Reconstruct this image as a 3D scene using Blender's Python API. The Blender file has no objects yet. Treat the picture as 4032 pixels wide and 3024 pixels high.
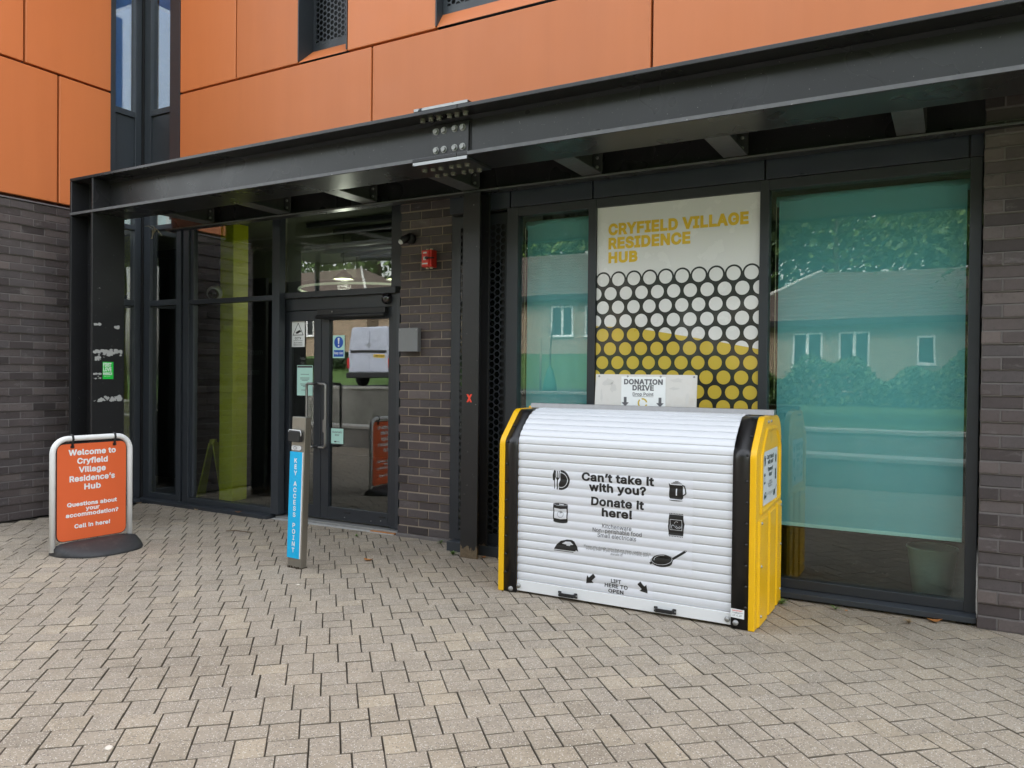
import bpy, bmesh, math, random
from mathutils import Vector, Matrix
from mathutils.geometry import delaunay_2d_cdt
R = math.radians
random.seed(7)
scene = bpy.context.scene
COL = scene.collection

# ------------------------------------------------------------------ camera, sky, sun, exposure
CAM_H = 1.44
yaw, pitch, roll = R(-29.31), R(-0.611), R(0.581)
fwd = Vector((math.sin(yaw)*math.cos(pitch), math.cos(yaw)*math.cos(pitch), math.sin(pitch)))
rgt = Vector((math.cos(yaw), -math.sin(yaw), 0))
upv = rgt.cross(fwd)
r2 = rgt*math.cos(roll) + upv*math.sin(roll)
u2 = upv*math.cos(roll) - rgt*math.sin(roll)
cd = bpy.data.cameras.new('camera'); cam = bpy.data.objects.new('camera', cd); COL.objects.link(cam)
m3 = Matrix((r2, u2, -fwd)).transposed()
cam.matrix_world = Matrix.Translation((0, 0, CAM_H)) @ m3.to_4x4()
cd.sensor_width = 36.0; cd.lens = 27.55; cd.clip_start = 0.05; cd.clip_end = 400
scene.camera = cam

SUN_EL, SUN_AZ = R(50), R(12)          # azimuth clockwise from +Y: the sun stands behind the building
world = bpy.data.worlds.new('World'); scene.world = world; world.use_nodes = True
wn = world.node_tree.nodes; wl = world.node_tree.links
bg = wn['Background']
sky = wn.new('ShaderNodeTexSky'); sky.sky_type = 'NISHITA'; sky.sun_disc = False
sky.sun_elevation = SUN_EL; sky.sun_rotation = SUN_AZ
sky.air_density = 1.6; sky.dust_density = 4.0; sky.ozone_density = 1.0
hs = wn.new('ShaderNodeHueSaturation'); hs.inputs['Saturation'].default_value = 0.30
wl.new(sky.outputs[0], hs.inputs['Color']); wl.new(hs.outputs[0], bg.inputs['Color'])
bg.inputs['Strength'].default_value = 0.15
sd = bpy.data.lights.new('sun', 'SUN'); sd.energy = .5; sd.angle = R(12); sd.color = (1.0, 0.95, 0.88)
sun = bpy.data.objects.new('sun', sd); COL.objects.link(sun)
sv = Vector((math.sin(SUN_AZ)*math.cos(SUN_EL), math.cos(SUN_AZ)*math.cos(SUN_EL), math.sin(SUN_EL)))
sun.rotation_euler = sv.to_track_quat('Z', 'Y').to_euler(); sun.location = (0, -20, 30)
vs = scene.view_settings
vs.view_transform = 'Standard'; vs.look = 'None'; vs.gamma = 1.0; vs.use_curve_mapping = False
vs.exposure = 2.5
scene.render.engine = 'CYCLES'
scene.cycles.max_bounces = 8; scene.cycles.transparent_max_bounces = 16
scene.cycles.sample_clamp_indirect = 6.0
scene.cycles.use_denoising = True

# ------------------------------------------------------------------ materials
MATS = {}
def nodes_of(name):
    m = bpy.data.materials.new(name); m.use_nodes = True
    MATS[name] = m
    nt = m.node_tree
    return m, nt.nodes, nt.links, nt.nodes['Principled BSDF']

def mixrgb(n, l, fac, a, b, mode='MIX'):
    x = n.new('ShaderNodeMix'); x.data_type = 'RGBA'; x.blend_type = mode
    for sock, val in ((x.inputs[0], fac), (x.inputs[6], a), (x.inputs[7], b)):
        if hasattr(val, 'is_output'): l.new(val, sock)
        elif isinstance(val, (int, float)): sock.default_value = val
        else: sock.default_value = (*val[:3], 1)
    return x.outputs[2]

def noise(n, l, co, scale, detail=4, rough=.55, dist=0.0):
    t = n.new('ShaderNodeTexNoise'); t.inputs['Scale'].default_value = scale
    t.inputs['Detail'].default_value = detail; t.inputs['Roughness'].default_value = rough
    t.inputs['Distortion'].default_value = dist
    l.new(co, t.inputs['Vector']); return t.outputs['Fac']

def ramp(n, l, fac, p0, p1, c0=(0, 0, 0), c1=(1, 1, 1)):
    r = n.new('ShaderNodeValToRGB'); e = r.color_ramp.elements
    e[0].position = p0; e[0].color = (*c0, 1); e[1].position = p1; e[1].color = (*c1, 1)
    l.new(fac, r.inputs[0]); return r.outputs[0]

def coords(n, l, scale=None):
    t = n.new('ShaderNodeTexCoord'); o = t.outputs['Object']
    if scale:
        mp = n.new('ShaderNodeMapping'); mp.inputs['Scale'].default_value = scale
        l.new(o, mp.inputs[0]); o = mp.outputs[0]
    return o

def bump(n, l, p, h, strength, dist=.01):
    b = n.new('ShaderNodeBump'); b.inputs['Strength'].default_value = strength
    b.inputs['Distance'].default_value = dist
    l.new(h, b.inputs['Height']); l.new(b.outputs[0], p.inputs['Normal'])

def mat(name, col, rough=.5, metal=0., var=.12, vscale=3., coat=0., bmp=0., bscale=80., dirt=None, dscale=2.5,
        dlo=.55, dhi=.75, spec=.5, stretch=None):
    m, n, l, p = nodes_of(name)
    co = coords(n, l, stretch)
    f = noise(n, l, co, vscale, 5)
    lo = tuple(c*(1-var) for c in col); hi = tuple(min(1, c*(1+var)) for c in col)
    c = mixrgb(n, l, f, lo, hi)
    if dirt:
        d = ramp(n, l, noise(n, l, co, dscale, 6, .65), dlo, dhi)
        c = mixrgb(n, l, d, c, dirt)
    l.new(c, p.inputs['Base Color'])
    rr = n.new('ShaderNodeMapRange'); rr.inputs[3].default_value = max(0, rough-.08); rr.inputs[4].default_value = min(1, rough+.1)
    l.new(noise(n, l, co, vscale*3.3, 4), rr.inputs[0]); l.new(rr.outputs[0], p.inputs['Roughness'])
    p.inputs['Metallic'].default_value = metal
    p.inputs['Coat Weight'].default_value = coat; p.inputs['Coat Roughness'].default_value = .05
    p.inputs['Specular IOR Level'].default_value = spec
    if bmp: bump(n, l, p, noise(n, l, co, bscale, 3), bmp, .004)
    return m

mat('frame_grey', (.023, .027, .033), .42, var=.18, vscale=4, bmp=.03, bscale=300)
mat('frame_light', (.034, .040, .048), .40, var=.15, vscale=5)
mat('fascia_grey', (.034, .040, .056), .30, var=.35, vscale=1.6)
mat('orange_clad', (.56, .166, .050), .46, var=.05, vscale=1.1, bmp=.02, bscale=4)
def clad():
    m = MATS['orange_clad']; n = m.node_tree.nodes; l = m.node_tree.links; p = n['Principled BSDF']
    src = p.inputs['Base Color'].links[0].from_socket
    oi = n.new('ShaderNodeObjectInfo'); mr = n.new('ShaderNodeMapRange'); mr.inputs[3].default_value = .93; mr.inputs[4].default_value = 1.05
    l.new(oi.outputs['Random'], mr.inputs[0])
    st = noise(n, l, coords(n, l, (2.2, 2.2, .18)), 2.0, 5, .6)
    k = mixrgb(n, l, st, (.90, .88, .86), (1.08, 1.09, 1.10))
    c = mixrgb(n, l, 1.0, src, k, 'MULTIPLY')
    vm = n.new('ShaderNodeVectorMath'); vm.operation = 'SCALE'; l.new(c, vm.inputs[0]); l.new(mr.outputs[0], vm.inputs['Scale'])
    l.new(vm.outputs[0], p.inputs['Base Color'])
clad()
mat('gap_dark', (.05, .014, .008), .8)
mat('cap_metal', (.13, .12, .13), .5, var=.2, vscale=6)
mat('black', (.012, .012, .013), .5)
mat('rubber', (.030, .030, .032), .62, var=.2, vscale=9, bmp=.08, bscale=120, dirt=(.09, .085, .08), dscale=7, dlo=.58, dhi=.8)
mat('white_paint', (.78, .78, .77), .38, var=.03, vscale=5, dirt=(.55, .52, .48), dscale=6, dlo=.62, dhi=.85)
mat('white_paper', (.76, .77, .76), .55, var=.02)
mat('primer_white', (.44, .45, .47), .6, var=.12, vscale=20, dirt=(.02, .02, .025), dscale=14, dlo=.60, dhi=.64)
mat('steel', (.30, .295, .29), .40, metal=.9, var=.12, vscale=30, stretch=(1, 1, .05))
mat('post_steel', (.33, .31, .275), .36, metal=.85, var=.12, vscale=40, stretch=(1, 1, .04), dirt=(.20, .17, .13), dscale=9, dlo=.6, dhi=.9)
mat('galv', (.34, .34, .33), .5, metal=.6, var=.2, vscale=30)
mat('bolt_dull', (.20, .19, .165), .5, metal=.5, var=.3, vscale=20)
mat('bin_yellow', (.84, .47, .004), .34, var=.06, vscale=4, bmp=.05, bscale=220, dirt=(.42, .25, .03), dscale=5, dlo=.60, dhi=.85)
mat('bin_black', (.011, .010, .010), .30, var=.15, vscale=10, bmp=.03, bscale=6)
mat('shutter_white', (.68, .69, .72), .27, var=.035, vscale=26, stretch=(.08, 1, 14), dirt=(.56, .55, .53), dscale=3, dlo=.60, dhi=.9)
mat('bar_white', (.78, .79, .80), .3, var=.02)
mat('ink', (.012, .011, .011), .4)
mat('ink_grey', (.07, .07, .075), .45)
mat('ink_pale', (.16, .16, .17), .5)
mat('print_white', (.69, .70, .74), .3, var=.02)
mat('sign_orange', (.74, .125, .033), .45, var=.05, vscale=3)
mat('sign_blue', (.0, .44, .80), .4, var=.03)
mat('poster_text', (.72, .47, .025), .3, var=.03, coat=.4)
mat('poster_white', (.71, .71, .70), .25, var=.03, vscale=2, coat=.6)
mat('poster_yellow', (.58, .42, .05), .3, var=.04, coat=.6)
mat('poster_dark', (.016, .020, .020), .3, coat=.6)
mat('alarm_red', (.62, .03, .018), .35, var=.08, vscale=10)
mat('box_grey', (.19, .195, .20), .5, var=.05, vscale=6)
mat('cream', (.62, .56, .42), .5)
mat('sticker_white', (.80, .82, .82), .45)
mat('sticker_mint', (.47, .74, .66), .5, var=.03)
mat('sticker_green', (.015, .56, .06), .45)
mat('sticker_blue', (.01, .09, .46), .45)
mat('sticker_red', (.80, .06, .03), .45)
mat('lime', (.68, .72, .01), .45, var=.04)
mat('safety_yellow', (.42, .44, .02), .5)
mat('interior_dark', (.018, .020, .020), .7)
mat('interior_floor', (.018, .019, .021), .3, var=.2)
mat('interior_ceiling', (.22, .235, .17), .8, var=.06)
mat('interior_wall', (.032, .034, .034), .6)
mat('duct', (.16, .17, .15), .45, metal=.3)
mat('teal_blind', (.15, .39, .435), .75, var=.05, vscale=2, stretch=(3, 1, 1))
mat('painted_sky_blue', (.20, .36, .85), .6, var=.12, vscale=1.2)  # blue stands in for sky mirrored in the corner panes
mat('pale_teal', (.38, .62, .60), .5)
mat('camera_white', (.62, .63, .64), .35)
mat('lens_black', (.01, .01, .012), .12, coat=1)
mat('concrete', (.30, .29, .27), .8, var=.25, vscale=2.5, bmp=.3, bscale=30, dirt=(.13, .12, .11), dscale=1.4, dlo=.45, dhi=.8)
mat('concrete_coping', (.52, .51, .48), .75, var=.12, vscale=5)
mat('house_brick', (.33, .24, .165), .85, var=.3, vscale=14)
m = MATS['house_brick']; n = m.node_tree.nodes; l = m.node_tree.links; p = n['Principled BSDF']
mp = n.new('ShaderNodeMapping'); mp.inputs['Rotation'].default_value = (math.pi/2, 0, 0); l.new(coords(n, l), mp.inputs[0])
bt = n.new('ShaderNodeTexBrick'); bt.inputs['Scale'].default_value = 1.0; bt.inputs['Brick Width'].default_value = .225; bt.inputs['Row Height'].default_value = .075; bt.inputs['Mortar Size'].default_value = .008
bt.inputs['Color1'].default_value = (.36, .25, .17, 1); bt.inputs['Color2'].default_value = (.24, .17, .12, 1); bt.inputs['Mortar'].default_value = (.42, .37, .30, 1)
l.new(mp.outputs[0], bt.inputs['Vector']); l.new(mixrgb(n, l, .6, p.inputs['Base Color'].links[0].from_socket, bt.outputs['Color']), p.inputs['Base Color'])
mat('roof_tile', (.115, .085, .07), .8, var=.35, vscale=10)
mat('upvc', (.78, .79, .80), .4)
mat('bark', (.06, .045, .03), .9, var=.3, vscale=9)
mat('timber', (.26, .19, .11), .8, var=.2, vscale=9)
mat('van_white', (.44, .47, .57), .25, var=.02, coat=.5)
mat('plate_yellow', (.75, .50, .03), .45)
mat('tail_red', (.50, .02, .02), .2)
mat('tyre', (.015, .015, .015), .8)
mat('dry_leaf', (.42, .17, .045), .7, var=.35, vscale=40)
mat('pale_leaf', (.50, .36, .22), .7, var=.3, vscale=40)
mat('twig', (.13, .085, .05), .8)
mat('weed', (.10, .17, .035), .6, var=.3, vscale=30)
mat('stone', (.66, .60, .52), .7)
mat('bounce_lit_paint', (.080, .080, .082), .33, var=.25, vscale=6, bmp=.02, bscale=150)  # beam paint lightened, ground bounce put into the colour
mat('worn_lit_edge', (.105, .105, .11), .5, var=.35, vscale=20, dirt=(.40, .40, .39), dscale=24, dlo=.66, dhi=.70)  # paler base paints in sky light on the edge; the chips are wear
mat('straw', (.46, .42, .33), .8)
mat('watering_bag', (.02, .16, .09), .5)
mat('asphalt', (.05, .05, .052), .85, var=.2, vscale=20)
mat('creased_vinyl', (.66, .64, .61), .45, var=.06, vscale=5, bmp=.8, bscale=7, dirt=(.58, .54, .49), dscale=5, dlo=.5, dhi=.75)
mat('ink_faded', (.115, .115, .125), .5)
mat('chalk', (.40, .40, .39), .8)
mat('stain_pale', (.60, .585, .56), .6)

def emit_mat(name, col, s):
    m, n, l, p = nodes_of(name)
    p.inputs['Base Color'].default_value = (*col, 1)
    p.inputs['Emission Color'].default_value = (*col, 1); p.inputs['Emission Strength'].default_value = s
emit_mat('lamp_glow', (.95, 1.0, .55), .5)
emit_mat('lamp_ring', (.75, .85, .62), .05)

# wet-look paint on the steelwork with streaks and rust near the ground
m, n, l, p = nodes_of('beam_paint')
co = coords(n, l)
c = mixrgb(n, l, noise(n, l, co, 2.2, 6), (.015, .0145, .016), (.031, .030, .033))
c = mixrgb(n, l, ramp(n, l, noise(n, l, coords(n, l, (1, 1, .25)), 14, 5, .7), .60, .85), c, (.055, .053, .052))
sp = noise(n, l, co, 95, 2)
c = mixrgb(n, l, ramp(n, l, sp, .735, .76), c, (.30, .29, .27))
l.new(c, p.inputs['Base Color'])
rr = n.new('ShaderNodeMapRange'); rr.inputs[3].default_value = .20; rr.inputs[4].default_value = .38
l.new(noise(n, l, co, 2.5, 2), rr.inputs[0]); l.new(rr.outputs[0], p.inputs['Roughness'])
bump(n, l, p, noise(n, l, co, 200, 2), .02, .001)

m, n, l, p = nodes_of('column_paint')
co = coords(n, l)
c = mixrgb(n, l, noise(n, l, co, 3, 6), (.009, .009, .010), (.017, .017, .019))
sx = n.new('ShaderNodeSeparateXYZ'); l.new(co, sx.inputs[0])
add = n.new('ShaderNodeMath'); add.operation = 'MULTIPLY_ADD'; add.inputs[1].default_value = -.16; 
l.new(noise(n, l, coords(n, l, (30, 30, 6)), 1.6, 5), add.inputs[0]); l.new(sx.outputs[2], add.inputs[2])
rust = ramp(n, l, add.outputs[0], -.085, -.035, (1, 1, 1), (0, 0, 0))
rc = mixrgb(n, l, noise(n, l, co, 70, 4), (.07, .045, .025), (.22, .17, .11))
c = mixrgb(n, l, rust, c, rc)
c = mixrgb(n, l, ramp(n, l, noise(n, l, co, 55, 2), .74, .77), c, (.25, .25, .24))
l.new(c, p.inputs['Base Color']); p.inputs['Roughness'].default_value = .42

def block_mat(name, ramp_cols, speck=None,  rough=.85, spscale=230., bmpS=.35, blotch=(.5, .5, .5), blo=.5, edge=None):
    m, n, l, p = nodes_of(name)
    co = coords(n, l)
    a = n.new('ShaderNodeAttribute'); a.attribute_name = 'tone'
    s = n.new('ShaderNodeSeparateColor'); l.new(a.outputs['Color'], s.inputs[0])
    r = n.new('ShaderNodeValToRGB'); e = r.color_ramp.elements
    while len(e) < len(ramp_cols): e.new(.5)
    for i, cc in enumerate(ramp_cols):
        e[i].position = i/(len(ramp_cols)-1); e[i].color = (*cc, 1)
    l.new(s.outputs[0], r.inputs[0]); c = r.outputs[0]
    f = noise(n, l, co, 5, 6, .6)
    c = mixrgb(n, l, .55, c, mixrgb(n, l, f, (.55,)*3, (1.45,)*3), 'MULTIPLY')
    f2 = noise(n, l, co, 60, 4, .7)
    c = mixrgb(n, l, .6, c, mixrgb(n, l, f2, (.6,)*3, (1.4,)*3), 'MULTIPLY')
    c = mixrgb(n, l, ramp(n, l, noise(n, l, co, 1.3, 5, .6), blo, blo+.3), c, blotch, 'MULTIPLY') if blotch else c
    if speck:
        v = n.new('ShaderNodeTexVoronoi'); v.inputs['Scale'].default_value = spscale; l.new(co, v.inputs['Vector'])
        sc = n.new('ShaderNodeSeparateColor'); l.new(v.outputs['Color'], sc.inputs[0])
        k1 = ramp(n, l, sc.outputs[0], .80, .86)
        k2 = ramp(n, l, v.outputs['Distance'], .30, .52, (1, 1, 1), (0, 0, 0))
        k = mixrgb(n, l, 1.0, k1, k2, 'MULTIPLY')
        c = mixrgb(n, l, k, c, speck)
        k3 = ramp(n, l, sc.outputs[1], .90, .94); c = mixrgb(n, l, mixrgb(n, l, .6, (0, 0, 0), k3), c, (.10, .09, .08))
    if name == 'brick':
        c = mixrgb(n, l, mixrgb(n, l, .55, (0, 0, 0), ramp(n, l, noise(n, l, coords(n, l, (1, 1, 2.2)), 6.5, 7, .72), .58, .74)), c, (.24, .225, .22))
        c = mixrgb(n, l, mixrgb(n, l, .6, (0, 0, 0), ramp(n, l, noise(n, l, co, 17, 5, .7), .60, .72)), c, (.035, .03, .03))
    if edge:
        jit = n.new('ShaderNodeMath'); jit.operation = 'MULTIPLY_ADD'; jit.inputs[1].default_value = 1.1; l.new(noise(n, l, co, 30, 4), jit.inputs[0]); l.new(s.outputs[1], jit.inputs[2])
        c = mixrgb(n, l, ramp(n, l, jit.outputs[0], .95, 1.55), c, edge)
    l.new(c, p.inputs['Base Color']); p.inputs['Roughness'].default_value = rough
    p.inputs['Specular IOR Level'].default_value = .3
    bump(n, l, p, noise(n, l, co, 170, 4, .7), bmpS, .003)
block_mat('paver', [(.285, .240, .184), (.318, .268, .205), (.302, .258, .204), (.330, .278, .212), (.365, .305, .225)],
          speck=(.62, .58, .52), spscale=190, blotch=(.72, .71, .70), blo=.48, edge=(.105, .088, .066))
block_mat('brick', [(.050, .041, .041), (.080, .065, .065), (.100, .081, .079), (.082, .071, .073), (.135, .110, .104)],
          speck=None, rough=.7, bmpS=.4, blotch=(.75, .75, .75))
mat('mortar', (.30, .245, .19), .9, var=.3, vscale=12, bmp=.5, bscale=60, dirt=(.11, .092, .078), dscale=3, dlo=.5, dhi=.75)
mat('mortar_dark', (.15, .135, .13), .9, var=.3, vscale=12, bmp=.5, bscale=60)
m, n, l, p = nodes_of('paving_bed')
co = coords(n, l)
c = mixrgb(n, l, noise(n, l, co, 14, 5, .7), (.012, .010, .007), (.055, .045, .030))
c = mixrgb(n, l, ramp(n, l, noise(n, l, co, 2.2, 4), .58, .72), c, (.035, .042, .016))
l.new(c, p.inputs['Base Color']); p.inputs['Roughness'].default_value = 1
bump(n, l, p, noise(n, l, co, 240, 3), .6, .005)

def leaf_mat(name, a, b):
    m, n, l, p = nodes_of(name)
    at = n.new('ShaderNodeAttribute'); at.attribute_name = 'tone'
    s = n.new('ShaderNodeSeparateColor'); l.new(at.outputs['Color'], s.inputs[0])
    l.new(mixrgb(n, l, s.outputs[0], a, b), p.inputs['Base Color'])
    p.inputs['Roughness'].default_value = .55
    p.inputs['Transmission Weight'].default_value = 0
leaf_mat('leaf_bright', (.075, .14, .022), (.16, .25, .045))
leaf_mat('leaf_mid', (.045, .095, .022), (.10, .17, .04))
leaf_mat('leaf_dark', (.022, .05, .018), (.055, .09, .03))
m, n, l, p = nodes_of('lawn_grass')
co = coords(n, l)
c = mixrgb(n, l, noise(n, l, co, 1.2, 6), (.05, .11, .025), (.10, .17, .04))
l.new(c, p.inputs['Base Color']); p.inputs['Roughness'].default_value = .9
bump(n, l, p, noise(n, l, co, 40, 4), .8, .03)

def glass_mat(name, tint, base=.12, rough=0.0, gtint=(1, 1, 1)):
    m = bpy.data.materials.new(name); m.use_nodes = True; MATS[name] = m
    n = m.node_tree.nodes; l = m.node_tree.links; n.clear()
    out = n.new('ShaderNodeOutputMaterial'); mx = n.new('ShaderNodeMixShader')
    tr = n.new('ShaderNodeBsdfTransparent'); tr.inputs[0].default_value = (*tint, 1)
    gl = n.new('ShaderNodeBsdfGlossy'); gl.inputs['Roughness'].default_value = rough; gl.inputs[0].default_value = (*gtint, 1)
    lw = n.new('ShaderNodeLayerWeight'); lw.inputs['Blend'].default_value = .5
    pw = n.new('ShaderNodeMath'); pw.operation = 'POWER'; pw.inputs[1].default_value = 4.0; l.new(lw.outputs['Facing'], pw.inputs[0])
    fr = n.new('ShaderNodeMath'); fr.operation = 'MULTIPLY_ADD'; fr.use_clamp = True; fr.inputs[1].default_value = 1-base; fr.inputs[2].default_value = base; l.new(pw.outputs[0], fr.inputs[0])
    # faint waviness of float glass
    nz = n.new('ShaderNodeTexNoise'); nz.inputs['Scale'].default_value = 1.1; nz.inputs['Detail'].default_value = 1
    tc = n.new('ShaderNodeTexCoord'); l.new(tc.outputs['Object'], nz.inputs['Vector'])
    b = n.new('ShaderNodeBump'); b.inputs['Strength'].default_value = .06; b.inputs['Distance'].default_value = .02
    l.new(nz.outputs['Fac'], b.inputs['Height']); l.new(b.outputs[0], gl.inputs['Normal'])
    l.new(fr.outputs[0], mx.inputs[0]); l.new(tr.outputs[0], mx.inputs[1]); l.new(gl.outputs[0], mx.inputs[2])
    l.new(mx.outputs[0], out.inputs[0])
glass_mat('glass', (.84, .88, .86), .19)
glass_mat('glass_door', (.80, .84, .82), .10)
glass_mat('glass_green', (.88, .95, .93), .062)

# ------------------------------------------------------------------ mesh helpers
class MB:
    def __init__(s): s.v = []; s.f = []; s.t = []; s.sm = []; s.mi = []; s.tone = 0.5; s.cur = 0
    def add(s, vs, fs, smooth=False):
        o = len(s.v); s.v += [tuple(v) for v in vs]; s.t += [s.tone]*len(vs)
        for f in fs: s.f.append([i+o for i in f]); s.sm.append(smooth); s.mi += [0]*(len(s.f)-1-len(s.mi)); s.mi.append(s.cur)
        return s
    def box(s, x0, x1, y0, y1, z0, z1):
        return s.add([(x0,y0,z0),(x1,y0,z0),(x1,y1,z0),(x0,y1,z0),(x0,y0,z1),(x1,y0,z1),(x1,y1,z1),(x0,y1,z1)],
                     [(0,3,2,1),(4,5,6,7),(0,1,5,4),(1,2,6,5),(2,3,7,6),(3,0,4,7)])
    def prism(s, poly, fn, d0, d1, smooth=False):
        """poly: list of (a,b); fn(a,b,d)->xyz ; extruded from d0 to d1"""
        k = len(poly)
        vs = [fn(a, b, d0) for a, b in poly] + [fn(a, b, d1) for a, b in poly]
        s.add(vs, [tuple(range(k))[::-1], tuple(range(k, 2*k))])
        o = len(s.v)-2*k
        for i in range(k):
            j = (i+1) % k; s.f.append([o+i, o+j, o+k+j, o+k+i]); s.sm.append(smooth)
        return s
    def cyl(s, p0, p1, r0, n=16, r1=None, smooth=True, cap=True):
        r1 = r0 if r1 is None else r1
        p0 = Vector(p0); p1 = Vector(p1); ax = (p1-p0).normalized()
        a = ax.orthogonal().normalized(); b = ax.cross(a)
        c0 = [p0+(a*math.cos(2*math.pi*i/n)+b*math.sin(2*math.pi*i/n))*r0 for i in range(n)]
        c1 = [p1+(a*math.cos(2*math.pi*i/n)+b*math.sin(2*math.pi*i/n))*r1 for i in range(n)]
        o = len(s.v); s.add(c0+c1, [])
        for i in range(n):
            j = (i+1) % n; s.f.append([o+i, o+j, o+n+j, o+n+i]); s.sm.append(smooth)
        if cap:
            s.f.append([o+i for i in range(n)][::-1]); s.sm.append(False)
            s.f.append([o+n+i for i in range(n)]); s.sm.append(False)
        return s
    def tube(s, pts, r, n=12, closed=False):
        pts = [Vector(q) for q in pts]; k = len(pts); rings = []
        t0 = (pts[1]-pts[0]).normalized(); a = t0.orthogonal().normalized()
        o = len(s.v)
        for i, q in enumerate(pts):
            if closed: t = (pts[(i+1) % k]-pts[i-1]).normalized()
            else: t = (pts[min(i+1, k-1)]-pts[max(i-1, 0)]).normalized()
            a = (a-t*a.dot(t)).normalized(); b = t.cross(a)
            rr = r[i] if isinstance(r, (list, tuple)) else r
            s.add([q+(a*math.cos(2*math.pi*j/n)+b*math.sin(2*math.pi*j/n))*rr for j in range(n)], [])
        for i in range(k if closed else k-1):
            i2 = (i+1) % k
            for j in range(n):
                j2 = (j+1) % n; s.f.append([o+i*n+j, o+i*n+j2, o+i2*n+j2, o+i2*n+j]); s.sm.append(True)
        if not closed:
            s.f.append([o+j for j in range(n)][::-1]); s.sm.append(False)
            s.f.append([o+(k-1)*n+j for j in range(n)]); s.sm.append(False)
        return s
    def lathe(s, prof, c, ax=(0, 0, 1), n=20, arc=2*math.pi):
        c = Vector(c); ax = Vector(ax).normalized(); a = ax.orthogonal().normalized(); b = ax.cross(a)
        o = len(s.v); k = len(prof)
        for i in range(n):
            th = arc*i/n; d = a*math.cos(th)+b*math.sin(th)
            s.add([c+d*r+ax*h for r, h in prof], [])
        for i in range(n):
            i2 = (i+1) % n
            for j in range(k-1):
                s.f.append([o+i*k+j, o+i2*k+j, o+i2*k+j+1, o+i*k+j+1]); s.sm.append(True)
        return s
    def disc(s, c, r, U=(1, 0, 0), V=(0, 0, 1), n=28, rv=None):
        c = Vector(c); U = Vector(U); V = Vector(V); rv = rv or r
        return s.add([c+U*math.cos(2*math.pi*i/n)*r+V*math.sin(2*math.pi*i/n)*rv for i in range(n)], [tuple(range(n))])
    def poly(s, pts): return s.add(pts, [tuple(range(len(pts)))])
    def slab(s, O, U, V, N, u0, u1, v0, v1, depth, ch, top=0.0, tilt=(0, 0)):
        """chamfered block: front face at N*top, chamfer ch, going back by depth"""
        P = lambda u, v, w: O + U*u + V*v + N*w
        um, vm = (u0+u1)/2, (v0+v1)/2
        tw = lambda u, v: top + (u-um)*tilt[0] + (v-vm)*tilt[1]
        a = [(u0+ch, v0+ch), (u1-ch, v0+ch), (u1-ch, v1-ch), (u0+ch, v1-ch)]
        b = [(u0, v0), (u1, v0), (u1, v1), (u0, v1)]
        vs = [P(u, v, tw(u, v)) for u, v in a]+[P(u, v, tw(u, v)-ch) for u, v in b]+[P(u, v, top-depth) for u, v in b]
        keep = s.tone
        fs = [(0, 1, 2, 3)]
        for i in range(4):
            j = (i+1) % 4; fs.append((4+i, 4+j, j, i)); fs.append((8+i, 8+j, 4+j, 4+i))
        s.add(vs, fs)
        for i in range(1, 9): s.t[-i] = (keep, 1.0)
        return s
    def build(s, name, material, parent=None, bevel=0, local=False, segs=2, recalc=True):
        me = bpy.data.meshes.new(name)
        off = Vector((0, 0, 0))
        if parent is not None and not local:
            q = parent
            while q is not None: off += Vector(q.location); q = q.parent
        me.from_pydata([(v[0]-off.x, v[1]-off.y, v[2]-off.z) for v in s.v], [], s.f)
        me.polygons.foreach_set('use_smooth', s.sm)
        ca = me.color_attributes.new('tone', 'FLOAT_COLOR', 'POINT')
        flat = []
        for t in s.t: flat += [t[0], t[1], 0, 1] if isinstance(t, tuple) else [t, 0, 0, 1]
        ca.data.foreach_set('color', flat)
        if recalc:
            bm = bmesh.new(); bm.from_mesh(me); bmesh.ops.recalc_face_normals(bm, faces=bm.faces); bm.to_mesh(me); bm.free()
        me.update()
        mlist = [material] if isinstance(material, str) else list(material)
        for q in mlist: me.materials.append(MATS[q])
        if len(mlist) > 1:
            s.mi += [0]*(len(s.f)-len(s.mi)); me.polygons.foreach_set('material_index', s.mi)
        o = bpy.data.objects.new(name, me); COL.objects.link(o)
        if parent is not None: o.parent = parent
        if bevel:
            b = o.modifiers.new('bevel', 'BEVEL'); b.width = bevel; b.segments = segs; b.limit_method = 'ANGLE'; b.angle_limit = R(40)
        return o

def tag(o, label=None, cat=None, group=None, kind=None):
    if label: o['label'] = label
    if cat: o['category'] = cat
    if group: o['group'] = group
    if kind: o['kind'] = kind
    return o
def thing(name, loc, label, cat, group=None, rz=0):
    o = bpy.data.objects.new(name, None); COL.objects.link(o); o.empty_display_size = .1
    o.location = loc; o.rotation_euler.z = rz
    return tag(o, label, cat, group)
def box(name, x0, x1, y0, y1, z0, z1, material, parent=None, bevel=0, local=False):
    return MB().box(x0, x1, y0, y1, z0, z1).build(name, material, parent, bevel, local)
def copy_tree(o, parent=None):
    c = o.copy(); COL.objects.link(c)
    if parent is not None: c.parent = parent
    for ch in list(o.children): copy_tree(ch, c)
    return c

def fillet(pts, radii, n=6):
    out = []; k = len(pts)
    for i in range(k):
        p = Vector(pts[i]); r = radii[i]
        if r <= 0: out.append(tuple(p)); continue
        a = Vector(pts[i-1])-p; b = Vector(pts[(i+1) % k])-p
        la, lb = a.length, b.length; a /= la; b /= lb
        ang = a.angle(b); d = min(r/math.tan(ang/2), la*.49, lb*.49)
        p0, p1 = p+a*d, p+b*d
        for j in range(n+1):
            t = j/n; q = p0*(1-t)**2 + p*2*t*(1-t) + p1*t*t; out.append((q.x, q.y))
    return out
def rrect(u0, u1, v0, v1, r, n=6):
    return fillet([(u0, v0), (u1, v0), (u1, v1), (u0, v1)], [r]*4, n)

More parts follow.
